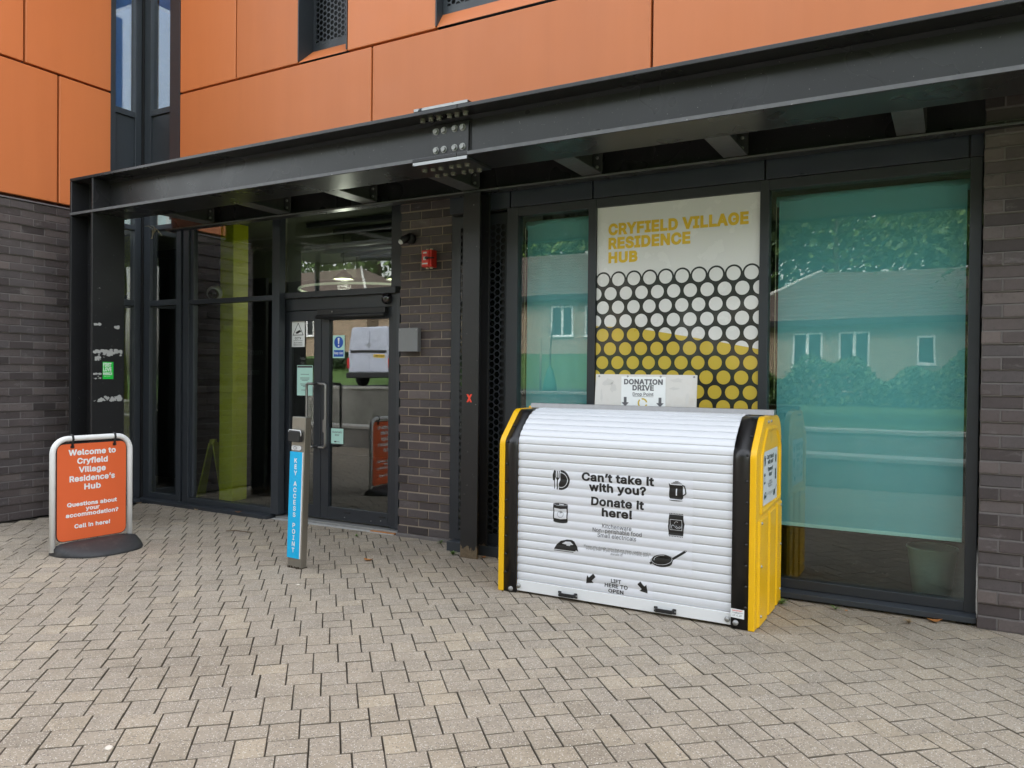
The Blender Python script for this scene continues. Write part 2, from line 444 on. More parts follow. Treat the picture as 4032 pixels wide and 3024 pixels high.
FONT = None
try:
    import os
    fp = os.path.join(bpy.utils.system_resource('DATAFILES'), 'fonts', 'Inter.woff2')
    if os.path.exists(fp): FONT = bpy.data.fonts.load(fp)       # ships with Blender; the built-in face is used if it is missing
except Exception:
    FONT = None
# --- lettering: flat mesh text laid on a surface. U = reading direction, V = up
def text_geo(body, bold=0.0, align='LEFT', shear=0.0, space=1.0):
    """outlines of a line of text, filled by winding number so overlapping strokes come out clean"""
    c = bpy.data.curves.new('t', 'FONT'); c.body = body; c.align_x = align; c.size = 1
    if FONT is not None: c.font = FONT
    c.resolution_u = 3; c.shear = shear; c.space_character = space; c.fill_mode = 'NONE'
    o = bpy.data.objects.new('t', c); COL.objects.link(o)
    dg = bpy.context.evaluated_depsgraph_get(); dg.update()
    me = bpy.data.meshes.new_from_object(o.evaluated_get(dg))
    pts = [Vector((v.co.x, v.co.y)) for v in me.vertices]; ed = [tuple(e.vertices) for e in me.edges]
    bpy.data.objects.remove(o); bpy.data.curves.remove(c); bpy.data.meshes.remove(me)
    nb = {}
    for a, b in ed: nb.setdefault(a, []).append(b); nb.setdefault(b, []).append(a)
    seen = set(); loops = []
    for i in range(len(pts)):
        if i in seen or i not in nb: continue
        lp = [i]; seen.add(i)
        nxt = i+1 if i+1 in nb[i] else nb[i][0]
        while nxt not in seen:
            lp.append(nxt); seen.add(nxt)
            k = [q for q in nb[nxt] if q not in seen]
            if not k: break
            nxt = k[0]
        if len(lp) > 2: loops.append([pts[q] for q in lp])
    if not loops: return [], []
    area = lambda L: sum(L[k-1].x*L[k].y-L[k].x*L[k-1].y for k in range(len(L)))/2
    sign = 1 if area(max(loops, key=lambda L: abs(area(L)))) > 0 else -1
    if bold:                       # embolden: push every outline outwards
        fat = []
        for L in loops:
            L = [q for k, q in enumerate(L) if (q-L[k-1]).length > 1e-5]; m_ = len(L); M_ = []
            for k in range(m_):
                t1 = (L[k]-L[k-1]).normalized(); t2 = (L[(k+1) % m_]-L[k]).normalized()
                n1 = Vector((t1.y, -t1.x))*sign; n2 = Vector((t2.y, -t2.x))*sign; h_ = n1+n2
                h_ = n1 if h_.length < .2 else h_.normalized()
                M_.append(L[k]+h_*(bold/max(.55, h_.dot(n1))))
            fat.append(M_)
        loops = [L for L in fat if len(L) > 2]
    bbs = [(min(q.x for q in L), max(q.x for q in L), min(q.y for q in L), max(q.y for q in L)) for L in loops]
    # group contours that touch in x so each glyph is triangulated on its own
    order = sorted(range(len(loops)), key=lambda k: bbs[k][0]); groups = []
    for k in order:
        if groups and bbs[k][0] < groups[-1][1]: groups[-1][0].append(k); groups[-1][1] = max(groups[-1][1], bbs[k][1])
        else: groups.append([[k], bbs[k][1]])
    V_, F_ = [], []
    for ks, _ in groups:
        P, E_ = [], []
        for k in ks:
            L = loops[k]; b0 = len(P); P += L; E_ += [(b0+q, b0+(q+1) % len(L)) for q in range(len(L))]
        ov, oe, of, *_r = delaunay_2d_cdt(P, E_, [], 0, 1e-6)
        b0 = len(V_); V_ += [(q.x, q.y) for q in ov]
        for f in of:
            cx = sum(ov[q].x for q in f)/len(f); cy = sum(ov[q].y for q in f)/len(f); wn = 0
            for k in ks:
                bb = bbs[k]
                if not (bb[0] <= cx <= bb[1] and bb[2] <= cy <= bb[3]): continue
                L = loops[k]
                for q in range(len(L)):
                    a, b = L[q-1], L[q]
                    if a.y <= cy < b.y:
                        if (b.x-a.x)*(cy-a.y)-(cx-a.x)*(b.y-a.y) > 0: wn += 1
                    elif b.y <= cy < a.y:
                        if (b.x-a.x)*(cy-a.y)-(cx-a.x)*(b.y-a.y) < 0: wn -= 1
            if wn*sign > 0: F_.append(tuple(q+b0 for q in f))
    return V_, F_
CAP = max(v[1] for v in text_geo('H', 0)[0])
def lettering(mb, body, u0, v0, width=None, cap=.03, bold=.02, align='L', shear=0., fn=None, space=1.0):
    """u0,v0: start (or centre) of the baseline; width fits the line, cap sets the capital height"""
    vs, fs = text_geo(body, bold, 'LEFT', shear, space*(1+1.7*bold))
    if not fs: return
    used = {i for f in fs for i in f}
    x0 = min(vs[i][0] for i in used); x1 = max(vs[i][0] for i in used)
    sy = cap/(CAP+2*bold); sx = width/(x1-x0) if width else sy
    w = (x1-x0)*sx
    o = u0 if align == 'L' else u0-w/2
    mb.add([Vector(fn(o+(x-x0)*sx, v0+(y+bold)*sy)) for x, y in vs], fs)
def XZ(y): return lambda u, v: (u, y, v)

# ------------------------------------------------------------------ ground
def paving():
    bed = MB(); bed.add([(-14, -.42, -.012), (6, -.42, -.012), (6, 6.2, -.012), (-14, 6.2, -.012)], [(0, 1, 2, 3)])
    bedo = tag(bed.build('paving_bed', 'paving_bed'), kind='structure')
    L, W, g = .1605, .1210, .0016
    th = R(42.6); U = Vector((math.cos(th), math.sin(th), 0)); V = Vector((-math.sin(th), math.cos(th), 0)); N = Vector((0, 0, 1))
    O = Vector((-1.539, 2.419, 0)); mb = MB(); rnd = random.Random(3)
    def inside(c): return -13.0 < c.x < 3.2 and -.30 < c.y < 5.75 and not (c.x < -7.75 and c.y > 3.45)
    for i in range(-110, 110):
        for j in range(-80, 80):
            ou = i*W-j*L; ov = i*W+j*L
            for (u0, u1, v0, v1) in ((ou, ou+L, ov, ov+W), (ou, ou+W, ov+W, ov+W+L)):
                c = O+U*((u0+u1)/2)+V*((v0+v1)/2)
                if not inside(c): continue
                mb.tone = min(1, max(0, rnd.gauss(.42, .2))) if rnd.random() > .06 else rnd.uniform(.85, 1)
                gg = [g*rnd.uniform(.3, 1.7) for _ in range(4)]
                mb.slab(O, U, V, N, u0+gg[0], u1-gg[1], v0+gg[2], v1-gg[3], .03, .0038, rnd.uniform(-.0022, .0012),
                        (rnd.gauss(0, .007), rnd.gauss(0, .007)))
    return tag(mb.build('paving', 'paver', recalc=False), kind='structure')
paving()

def terrain_z(x, y):
    if y > -1.95: return .30
    t = min(1, max(0, (-1.95-y)/14.0)); t2 = t*t*(3-2*t)
    sx = min(1, max(0, (-6.5-x)/6.0)); sx = sx*sx*(3-2*sx)
    base = .58+.36*sx
    top = .86+1.42*sx
    if x < -15: base += 0; 
    # level shelf of the road on the far left
    z = base+(top-base)*t2
    if x < -8.6:
        k = min(1, (-8.6-x)/1.0); road = .99 if y > -13.5 else 1.0+min(1, (-13.5-y)/3.5)*1.3
        z = z*(1-k)+road*k
    return z
mb = MB(); nx, ny = 70, 60; xs = [-45+ i*75/nx for i in range(nx+1)]; ys = [-1.95-(i/ny)**1.6*70 for i in range(ny+1)]
mb.add([(x, y, terrain_z(x, y)) for y in ys for x in xs], [])
for j in range(ny):
    for i in range(nx):
        a = j*(nx+1)+i; mb.f.append([a, a+1, a+nx+2, a+nx+1]); mb.sm.append(True)
tag(mb.build('lawn', 'lawn_grass'), kind='structure')
mb = MB(); mb.add([(-300, -300, -.25), (300, -300, -.25), (300, 300, -.25), (-300, 300, -.25)], [(0, 1, 2, 3)])
tag(mb.build('ground', 'lawn_grass'), kind='structure')

mb = MB(); mb.add([(-45, -13.4, 1.006), (-9.7, -13.4, 1.006), (-9.7, -2.1, 1.006), (-45, -2.1, 1.006)], [(0, 1, 2, 3)])
tag(mb.build('road', 'asphalt'), kind='structure')

# ------------------------------------------------------------------ bricks
def brickwork(name, O, U, N, length, z1, parent, first_off=0., mort='mortar', z0=0.0, parity=0, seed=1, skip_end=True):
    """stretcher bond, every other course standing proud; O is the lower left corner of the proud plane"""
    V = Vector((0, 0, 1)); U = Vector(U); N = Vector(N); O = Vector(O)
    rnd = random.Random(seed); mb = MB(); k = 0; z = z0
    while z < z1-.02:
        proud = (k+parity) % 2 == 0
        top = 0.0 if proud else -.013
        off = first_off + (0 if proud else .1125)
        u = -((.225-off) % .225)
        h0, h1 = z+.005, min(z+.070, z1)
        e0, e1 = (0, length) if proud else (.006, length-.006)
        while u < length:
            a, b = max(e0, u+.005), min(e1, u+.220)
            if b-a > .02:
                mb.tone = rnd.random()
                mb.slab(O, U, V, N, a, b, h0+rnd.uniform(-.0012, .0012), h1+rnd.uniform(-.0012, .0012), .05, .0025,
                        top+rnd.uniform(-.0018, .0018), (rnd.gauss(0, .008), rnd.gauss(0, .01)))
            u += .225
        z += .075; k += 1
    w = mb.build(name, 'brick', parent, recalc=False)
    mm = MB()
    z = z0; k = 0
    while z < z1-.02:
        d = -.006 if (k+parity) % 2 == 0 else -.0175
        a = [O+U*uu+N*d+V*zz for uu, zz in ((.004, z), (length-.004, z), (length-.004, min(z+.0752, z1)), (.004, min(z+.0752, z1)))]
        bk = [q-N*.12 for q in a]
        mm.add(a+bk, [(0, 1, 2, 3), (0, 4, 5, 1), (2, 6, 7, 3), (1, 5, 6, 2), (0, 3, 7, 4)])
        z += .075; k += 1
    mm.build('mortar', mort, w)
    return w

hall = thing('residence_building', (-4, 5.6, 0), 'dark brick hall with orange cladding panels above grey framed glazing and double door', 'building')

brickwork('brick_wall', (-7.85, 3.45, 0), (0, 1, 0), (1, 0, 0), 1.77, 3.075, hall, .05, 'mortar_dark', seed=2)
brickwork('brick_wall', (-11.5, 3.45, 0), (1, 0, 0), (0, -1, 0), 3.648, 3.075, hall, .10, 'mortar_dark', seed=22)
tag(brickwork('brick_pier', (-4.30, 5.60, 0), (1, 0, 0), (0, -1, 0), .615, 3.10, hall, .105, 'mortar', seed=3, z0=.025), 'brick pier beside the double door')
brickwork('brick_wall', (.145, 5.28, 0), (1, 0, 0), (0, -1, 0), 2.4, 3.10, hall, .10, 'mortar_dark', seed=4)
box('plinth', -4.31, -3.70, 5.585, 5.72, -.01, .028, 'mortar_dark', hall, .006)
# solid backs of the walls
box('wall_core', -11.5, -7.96, 3.55, 5.2, 0, 3.08, 'interior_dark', hall)
box('wall_core', .27, 2.5, 5.42, 7.5, 0, 3.10, 'interior_dark', hall)
box('wall_core', -4.28, -3.70, 5.735, 6.1, 0, 3.10, 'interior_dark', hall)

# ------------------------------------------------------------------ orange cladding
def panel_x(y0, y1, z0, z1):       # on the left wall, facing +X
    MB().box(-7.90, -7.85, y0+.010, y1-.010, z0+.003, z1-.003).build('cladding_panel', 'orange_clad', hall, .006)
def panel_y(x0, x1, z0, z1):       # on the front, facing -Y
    MB().box(x0+.009, x1-.009, 5.45, 5.50, z0+.002, z1-.002).build('cladding_panel', 'orange_clad', hall, .006)
ZA0, ZA1, ZB0, ZB1 = 3.125, 4.340, 4.356, 5.75
panel_x(3.45, 4.066, 3.125, 3.232); panel_x(4.066, 4.637, 3.125, 4.405); panel_x(4.637, 5.207, 3.125, 4.405)
panel_x(4.066, 4.305, 4.421, 5.70); panel_x(3.45, 3.53, 3.25, 5.70); panel_x(4.305, 5.207, 4.421, 5.70)
for x0, x1 in ((-7.076, -4.514), (-4.514, -1.929), (-1.929, .66), (.66, 3.2)): panel_y(x0, x1, ZA0, ZA1)
for x0, x1 in ((-7.076, -6.237), (-6.237, -5.397), (-4.808, -3.827), (-2.2, -.6), (-.6, 3.2)): panel_y(x0, x1, ZB0, ZB1)
MB().box(-7.92, -7.902, 4.06, 5.205, 3.09, 5.72).build('cladding_backing', 'gap_dark', hall)
mbk = MB(); mbk.box(-7.07, 3.2, 5.502, 5.52, 3.11, 4.352)
for x0, x1 in ((-7.07, -5.40), (-4.806, -3.83), (-2.2, 3.2)): mbk.box(x0, x1, 5.502, 5.52, 4.352, 5.75)
mbk.build('cladding_backing', 'gap_dark', hall)
MB().box(-7.92, -7.838, 3.43, 5.207, 3.080, 3.095).build('capping', 'cap_metal', hall, .003)
MB().box(-11.5, -7.925, 3.435, 3.54, 3.080, 3.095).build('capping', 'cap_metal', hall, .003)
MB().box(-11.5, -7.91, 3.45, 3.49, 3.125, 5.7).build('cladding_panel', 'orange_clad', hall, .006)
box('upper_wall', -7.07, 3.2, 5.86, 6.0, 3.13, 6.5, 'interior_dark', hall)
box('upper_floor', -11.5, 8.0, 6.01, 14.0, 3.21, 10.5, 'interior_dark', hall)
box('upper_floor', -7.06, 8.0, 5.46, 6.0, 5.76, 10.5, 'orange_clad', hall)
box('upper_floor', -11.5, -7.91, 3.46, 6.0, 5.76, 10.5, 'orange_clad', hall)

f = MB(); f.box(-7.99, -7.862, 3.535, 3.575, 3.24, 5.7); f.box(-7.99, -7.862, 4.02, 4.06, 3.24, 5.7); f.box(-7.99, -7.864, 3.575, 4.02, 3.24, 3.29)
w_ = f.build('window', 'frame_grey', hall, .003)
MB().box(-7.955, -7.949, 3.575, 4.02, 3.29, 5.7).build('pane', 'black', w_)
# upper windows with perforated screens
def perforated(name, x0, x1, z0, z1, y, pitch, rad, material, parent, th=.003, mx=.02, mz=.03):
    """staggered round holes in a flat sheet; hexagonal cells with round openings, plain margins"""
    mb = MB(); dx = pitch*math.sqrt(3)/2
    nc = int((x1-x0-2*mx)/dx); nr = int((z1-z0-2*mz)/pitch)
    cx0 = (x0+x1)/2-(nc-1)*dx/2; cz0 = (z0+z1)/2-(nr-1)*pitch/2-pitch/4
    hr = pitch/math.sqrt(3)
    for c in range(nc):
        for r_ in range(nr):
            cx = cx0+c*dx; cz = cz0+r_*pitch+(pitch/2 if c % 2 else 0)
            if cz > z1-mz: continue
            vs = []
            for k in range(12):
                a = math.pi/6*k; ro = hr if k % 2 == 0 else hr*math.cos(math.pi/6)
                vs.append((cx+ro*math.cos(a), y, cz+ro*math.sin(a)))
            for k in range(12):
                a = math.pi/6*k; vs.append((cx+rad*math.cos(a), y, cz+rad*math.sin(a)))
            for k in range(12):
                a = math.pi/6*k; vs.append((cx+rad*math.cos(a), y+th, cz+rad*math.sin(a)))
            fs = []
            for k in range(12):
                j = (k+1) % 12; fs.append((k, j, 12+j, 12+k)); fs.append((12+k, 12+j, 24+j, 24+k))
            mb.add(vs, fs)
    xa, xb = cx0-hr*.72, cx0+(nc-1)*dx+hr*.72
    za, zb = cz0-pitch*.0, cz0+(nr-.5)*pitch+pitch*.0
    e = .0006
    mb.box(x0, xa, y+e, y+.02, z0, z1); mb.box(xb, x1, y+e, y+.02, z0, z1)
    mb.box(xa, xb, y+e, y+.004, z0, za); mb.box(xa, xb, y+e, y+.004, zb, z1)
    return mb.build(name, material, parent)

def upper_window(x0, x1, depth, z0, zi, screen_mat):
    y0, y1 = 5.455, 5.455+depth
    f = MB(); f.box(x0-.012, x0, y0-.01, y1+.05, z0+.01, ZB1); f.box(x1, x1+.012, y0-.01, y1+.05, z0+.01, ZB1)
    f.box(x0-.012, x1+.012, y1+.03, y1+.05, z0-.012, z0+.01)
    w = f.build('window', 'frame_grey', hall)
    MB().add([(x0+.001, y0-.004, z0), (x1-.001, y0-.004, z0), (x1-.001, y1, zi), (x0+.001, y1, zi),
              (x0+.001, y0-.004, z0-.006), (x1-.001, y0-.004, z0-.006), (x1-.001, y1, zi-.02), (x0+.001, y1, zi-.02)],
             [(0, 1, 2, 3), (4, 7, 6, 5), (0, 4, 5, 1), (1, 5, 6, 2), (2, 6, 7, 3), (3, 7, 4, 0)]).build('sill', 'orange_clad', w)
    perforated('screen', x0+.005, x1-.005, zi-.01, ZB1, y1-.004, .052, .021, screen_mat, w, mx=.03, mz=.05)
    box('window_back', x0, x1, y1+.10, y1+.12, zi-.1, ZB1, 'black', w)
    return w
upper_window(-5.391, -4.814, .18, 4.362, 4.525, 'frame_grey')
upper_window(-3.821, -2.206, .085, 4.366, 4.505, 'frame_light')

# ------------------------------------------------------------------ glazing
def glaze(name, bars, glass, yfront, parent, depth=.08, gmat='glass', inset=.03, bmat='frame_grey'):
    """bars: (x0,x1,z0,z1) frame members; glass: panes. Members stop where others cross."""
    f = MB()
    for (x0, x1, z0, z1) in bars: f.box(x0, x1, yfront, yfront+depth, z0, z1)
    w = f.build(name, bmat, parent, .003)
    for (x0, x1, z0, z1) in glass:
        MB().box(x0, x1, yfront+inset, yfront+inset+.006, z0, z1).build('pane', gmat, w)
    return w
# front glazing left of the door, Y = 5.60
zb0, zb1 = .046, .108
cw = []
G1 = dict(bars=[(-7.862, -7.752, .046, 5.6), (-7.304, -7.237, .046, 5.6)], glass=[])
f = MB()
f.box(-7.855, -7.752, 5.60, 5.68, .046, 5.6)
f.box(-7.304, -7.237, 5.60, 5.68, .046, 5.6)
for z0, z1 in ((.046, .108), (2.167, 2.230), (3.00, 3.052), (4.262, 4.325)): f.box(-7.752, -7.304, 5.602, 5.68, z0, z1)
f.box(-7.752, -7.304, 5.625, 5.68, 3.40, 4.262)
w = f.build('window', 'frame_light', hall, .003)
for z0, z1 in ((.108, 2.167), (2.23, 3.0), (3.052, 3.40), (4.325, 5.6)):
    MB().box(-7.752, -7.304, 5.640, 5.646, z0, z1).build('pane', 'glass', w)
# jamb between the corner window and the cladding above
box('jamb', -7.237, -7.08, 5.452, 5.68, 3.052, 5.6, 'frame_grey', hall, .003)
# left wall return of the corner window, facing +X
f = MB()
f.box(-7.95, -7.87, 5.50, 5.575, .046, 5.6); f.box(-7.95, -7.868, 5.209, 5.265, .046, 5.6)
for z0, z1 in ((.046, .108), (2.167, 2.230), (3.00, 3.052), (4.232, 4.295)): f.box(-7.95, -7.872, 5.265, 5.50, z0, z1)
f.box(-7.95, -7.895, 5.265, 5.50, 3.40, 4.232)
w = f.build('window', 'frame_light', hall, .003)
for z0, z1 in ((.108, 2.167), (2.23, 3.0), (3.052, 3.40), (4.295, 5.6)):
    MB().box(-7.916, -7.910, 5.265, 5.50, z0, z1).build('pane', 'glass', w)
box('corner_post', -7.94, -7.858, 5.578, 5.68, .046, 5.6, 'black', hall)
# large pane
f = MB()
f.box(-7.197, -7.112, 5.60, 5.68, .046, 3.08); f.box(-5.877, -5.777, 5.60, 5.68, .046, 3.08)
f.box(-7.112, -7.062, 5.625, 5.68, .108, 3.06)
for z0, z1 in ((.046, .100), (2.164, 2.212), (3.035, 3.08)): f.box(-7.112, -5.877, 5.602, 5.68, z0, z1)
w = f.build('window', 'frame_light', hall, .003)
for z0, z1 in ((.100, 2.164), (2.212, 3.035)):
    MB().box(-7.062, -5.877, 5.650, 5.656, z0, z1).build('pane', 'glass', w)
box('mullion_infill', -7.237, -7.197, 5.635, 5.68, .046, 3.05, 'black', hall)
MB().prism([(5.535, -.002), (5.66, -.002), (5.66, .044), (5.60, .044), (5.535, .034)], lambda a, b, d: (d, a, b), -7.87, -5.868).build('window_sill', 'frame_light', hall, .003)
MB().prism([(-7.80, -.002), (-7.80, .034), (-7.865, .044), (-7.93, .044), (-7.93, -.002)], lambda a, b, d: (a, d, b), 5.21, 5.535).build('window_sill', 'frame_light', hall, .003)

# transom light over the door
f = MB()
f.box(-5.777, -4.40, 5.664, 5.75, 2.179, 2.236); f.box(-4.448, -4.32, 5.664, 5.75, 2.236, 3.08); f.box(-5.777, -4.448, 5.664, 5.75, 3.035, 3.08)
w = f.build('window', 'frame_grey', hall, .003)
MB().box(-5.777, -4.448, 5.70, 5.706, 2.236, 3.035).build('pane', 'glass_door', w)

# double door
f = MB()
f.box(-5.889, -5.812, 5.70, 5.78, .03, 2.179); f.box(-4.468, -4.305, 5.70, 5.78, .03, 2.179); f.box(-5.812, -4.468, 5.705, 5.78, 2.060, 2.179)
frame = f.build('door_frame', 'frame_grey', hall, .003)
box('reveal_strip', -4.40, -4.365, 5.688, 5.70, .03, 2.18, 'frame_light', frame, .002)
def leaf(x0, x1, gx0, gx1):
    f = MB(); y0, y1 = 5.715, 5.77
    f.box(x0, gx0, y0, y1, .040, 2.055); f.box(gx1, x1, y0, y1, .040, 2.055)
    f.box(gx0, gx1, y0+.001, y1, .040, .161); f.box(gx0, gx1, y0+.001, y1, 1.956, 2.055)
    d = f.build('door', 'frame_grey', hall, .003)
    MB().box(gx0, gx1, 5.742, 5.748, .161, 1.956).build('pane', 'glass_door', d)
    return d
dl = leaf(-5.809, -5.334, -5.745, -5.426)
dr = leaf(-5.328, -4.472, -5.231, -4.510)
def pull(door, xa, xb):
    pts = []
    z0, z1, y0, y1 = .735, 1.343, 5.715, 5.635; r = .03
    path = [(xa, y0, z1), (xa, y1+.02, z1)]
    for k in range(6):
        t = k/5; path.append((xa+(xb-xa)*t, y1, z1 - (0 if t < .8 else .012*(t-.8)/.2)))
    path += [(xb, y1, z1-.05), (xb, y1, z0+.05)]
    for k in range(6):
        t = 1-k/5; path.append((xa+(xb-xa)*t, y1, z0+(0 if t < .8 else .012*(t-.8)/.2)))
    path += [(xa, y1+.02, z0), (xa, y0, z0)]
    MB().tube(path, .0125, 12).build('handle', 'steel', door)
pull(dl, -5.375, -5.44); pull(dr, -5.29, -5.20)
mb = MB(); mb.prism(rrect(-5.30, -5.262, .87, 1.0, .019), lambda a, b, d: (a, d, b), 5.706, 5.715); mb.cyl((-5.281, 5.70, .945), (-5.281, 5.707, .945), .008)
mb.build('lock', 'steel', dr, .001)
for x in (-4.99, -4.57): MB().box(x-.035, x+.035, 5.710, 5.716, .115, .128).build('door_weep_cover', 'black', dr)
for x, z in ((-5.02, .075), (-4.70, .072), (-4.585, .085)): MB().cyl((x, 5.713, z), (x, 5.716, z), .005, 8).build('screw', 'galv', dr)
cl = MB(); cl.box(-5.338, -4.512, 5.66, 5.714, 1.995, 2.056).build('door_operator', 'black', dr, .004)
mb = MB(); mb.cyl((-5.335, 5.655, 1.985), (-4.512, 5.655, 1.985), .020, 16); mb.build('operator_arm', 'black', dr)
MB().lathe([(0, 0), (.006, -.002), (.009, .004), (0, .004)], (-5.14, 5.655, 2.03), (0, -1, 0), 10).build('operator_knob', 'galv', dr)
box('threshold', -5.84, -4.33, 5.63, 5.78, -.004, .026, 'galv', hall, .004)
mb = MB(); mb.box(-4.62, -4.34, 5.60, 5.632, -.004, .012); mb.build('threshold_rust', 'dry_leaf', hall, .003)
box('threshold_mortar', -5.85, -4.34, 5.585, 5.628, -.01, .006, 'chalk', hall, .003)
o = MB().lathe([(0, .052), (.03, .046), (.052, .02), (.055, 0), (.055, -.03)], (-4.515, 5.69, 2.135), (0, -1, 0), 20).build('door_sensor', 'lens_black')
tag(o, 'black half dome motion sensor on the header above the door', 'sensor')

# ------------------------------------------------------------------ right hand glazing, Y = 5.37
ZF0, ZF1 = 2.690, 2.757
f = MB()
for x0, x1 in ((-3.075, -2.975), (-2.377, -2.315), (-1.132, -1.073), (.079, .140)): f.box(x0, x1, 5.37, 5.46, .063, ZF1)
for x0, x1 in ((-2.975, -2.377), (-2.315, -1.132), (-1.073, .079)): f.box(x0, x1, 5.372, 5.46, ZF0, ZF1); f.box(x0, x1, 5.372, 5.46, .065, .125)
w = f.build('window', 'frame_grey', hall, .003)
tag(w, 'tall framed window bay with teal blinds and yellow sign panel')
for x0, x1 in ((-2.975, -2.377), (-1.073, .079)):
    MB().box(x0, x1, 5.405, 5.411, .125, ZF0).build('pane', 'glass_green', w)
f = MB(); f.prism([(5.31, .016), (5.45, .016), (5.45, .064), (5.375, .063), (5.31, .05)], lambda a, b, d: (d, a, b), -3.08, .143)
f.build('window_sill', 'frame_light', hall, .003)
box('sill_base', -3.08, .12, 5.36, 5.46, -.01, .016, 'black', hall)
f = MB()
for x0, x1 in ((-3.62, -3.055), (-3.045, -2.352), (-2.34, -1.108), (-1.096, .068), (.078, .143)): f.box(x0, x1, 5.374, 5.46, 2.762, 3.12)
f.build('fascia_panel', 'fascia_grey', hall, .003)
box('fascia_backing', -3.62, .143, 5.40, 5.47, 2.755, 3.12, 'black', hall)
# perforated metal screen and what is behind it
box('jamb', -3.682, -3.575, 5.50, 5.62, .06, 3.12, 'frame_grey', hall, .003)
perforated('perforated_screen', -3.572, -3.078, .082, 2.732, 5.415, .0548, .0232, 'frame_grey', hall, mx=.012, mz=.045)
box('screen_frame', -3.165, -3.078, 5.445, 5.49, .08, 2.75, 'black', hall)
box('screen_sill', -3.60, -3.08, 5.34, 5.44, -.01, .078, 'frame_light', hall, .004)
gp = MB().box(-3.572, -3.165, 5.460, 5.466, .13, 2.36).build('pane', 'glass', hall)
box('screen_head', -3.575, -3.165, 5.45, 5.49, 2.36, 2.75, 'black', hall)
box('screen_rail', -3.572, -3.165, 5.448, 5.49, .08, .13, 'frame_grey', hall)

# poster in the middle bay
sg = thing('hub_sign', (-1.72, 5.39, .13), 'tall white and yellow sign panel with honeycomb circles naming the village hub', 'sign')
PX0, PX1 = -2.313, -1.134
box('panel', PX0, PX1, 5.392, 5.402, .127, 2.688, 'poster_white', sg)
tx = MB(); fn = XZ(5.3905)
lettering(tx, 'CRYFIELD VILLAGE', -2.224, 2.479, 1.014, .086, .046, fn=fn)
lettering(tx, 'RESIDENCE', -2.223, 2.376, .615, .086, .046, fn=fn)
lettering(tx, 'HUB', -2.222, 2.274, .226, .082, .046, fn=fn)
tx.build('lettering', 'poster_text', sg, recalc=False)
def clip_poly(pts, inside, inter):
    out = []
    for i in range(len(pts)):
        a, b = pts[i-1], pts[i]
        if inside(b):
            if not inside(a): out.append(inter(a, b))
            out.append(b)
        elif inside(a): out.append(inter(a, b))
    return out
def clip_x(pts, x, sign):
    return clip_poly(pts, lambda q: (q[0]-x)*sign >= 0, lambda a, b: (x, a[1]+(b[1]-a[1])*(x-a[0])/(b[0]-a[0])))
def wave(x):
    P_ = [(-2.32, 1.815), (-2.10, 1.802), (-1.912, 1.779), (-1.65, 1.732), (-1.382, 1.684), (-1.13, 1.634)]
    for (a, za), (b, zb_) in zip(P_, P_[1:]):
        if x <= b: return za+(zb_-za)*(x-a)/(b-a)
    return P_[-1][1]
dark = MB(); whites = MB(); yel = MB()
pit, rowp, r0, rr0 = .1194, .1014, .0475, .0605
def circ(cx, cz, r, n=30): return [(cx+r*math.cos(2*math.pi*i/n), cz+r*math.sin(2*math.pi*i/n)) for i in range(n)]
dark.box(PX0, PX1, 5.3908, 5.392, .13, 2.152)
dark.poly([(PX0, 5.3906, .13), (PX1, 5.3906, .13), (PX1, 5.3906, 2.152), (PX0, 5.3906, 2.152)])
for row in range(20):
    cz = 2.152-row*rowp; x = -2.261-(pit/2 if row % 2 else 0); k = 0
    while x < PX1+.05:
        if row == 0:
            q = clip_x(clip_x(circ(x, cz, rr0), PX0, 1), PX1, -1)
            if len(q) > 2: dark.poly([(a, 5.3903, b) for a, b in q])
        q = clip_x(clip_x(circ(x, cz, r0), PX0, 1), PX1, -1)
        if len(q) > 2:
            hi = [v for v in q if v[1] >= wave(v[0])]
            if len(hi) == len(q): whites.poly([(a, 5.3895, b) for a, b in q])
            elif not hi: yel.poly([(a, 5.3895, b) for a, b in q])
            else:
                whites.poly([(a, 5.3895, b) for a, b in q])
                ins = lambda v: v[1] <= wave(v[0])
                def itx(a, b):
                    lo, hi_ = 0, 1
                    ia = ins(a)
                    for _ in range(20):
                        t = (lo+hi_)/2; mpt = (a[0]+(b[0]-a[0])*t, a[1]+(b[1]-a[1])*t)
                        if ins(mpt) == ia: lo = t
                        else: hi_ = t
                    return mpt
                y_ = clip_poly(q, ins, itx)
                if len(y_) > 2: yel.poly([(a, 5.3888, b) for a, b in y_])
        x += pit
dark.build('honeycomb', 'poster_dark', sg, recalc=False)
whites.build('white_circles', 'poster_white', sg, recalc=False); yel.build('yellow_circles', 'poster_yellow', sg, recalc=False)

# roller blinds behind the right hand panes
def blind(x0, x1, zbot, label):
    t = thing('roller_blind', ((x0+x1)/2, 5.53, 2.62), label, 'blind', 'roller blinds in the right hand windows')
    MB().cyl((x0-.02, 5.55, 2.64), (x1+.02, 5.55, 2.64), .035, 20).build('roller', 'teal_blind', t)
    mb = MB(); nseg = 24
    for i in range(nseg+1):
        x = x0+(x1-x0)*i/nseg; y = 5.515+.0025*math.sin(i*.9)
        mb.add([(x, y, zbot), (x, y, 2.64)], [])
    for i in range(nseg): mb.f.append([2*i, 2*i+2, 2*i+3, 2*i+1]); mb.sm.append(True)
    mb.build('fabric', 'teal_blind', t)
    box('bottom_bar', x0, x1, 5.508, 5.522, zbot-.012, zbot+.012, 'pale_teal', t, .003)
    mb = MB(); mb.tube([(x0-.018, 5.51, 2.62), (x0-.018, 5.51, 1.3)], .0022, 6); mb.build('chain', 'cream', t)
blind(-1.035, .066, .462, 'large teal roller blind behind the wide right hand window')
blind(-2.965, -2.385, .45, 'narrow teal roller blind behind the slim window left of the sign')

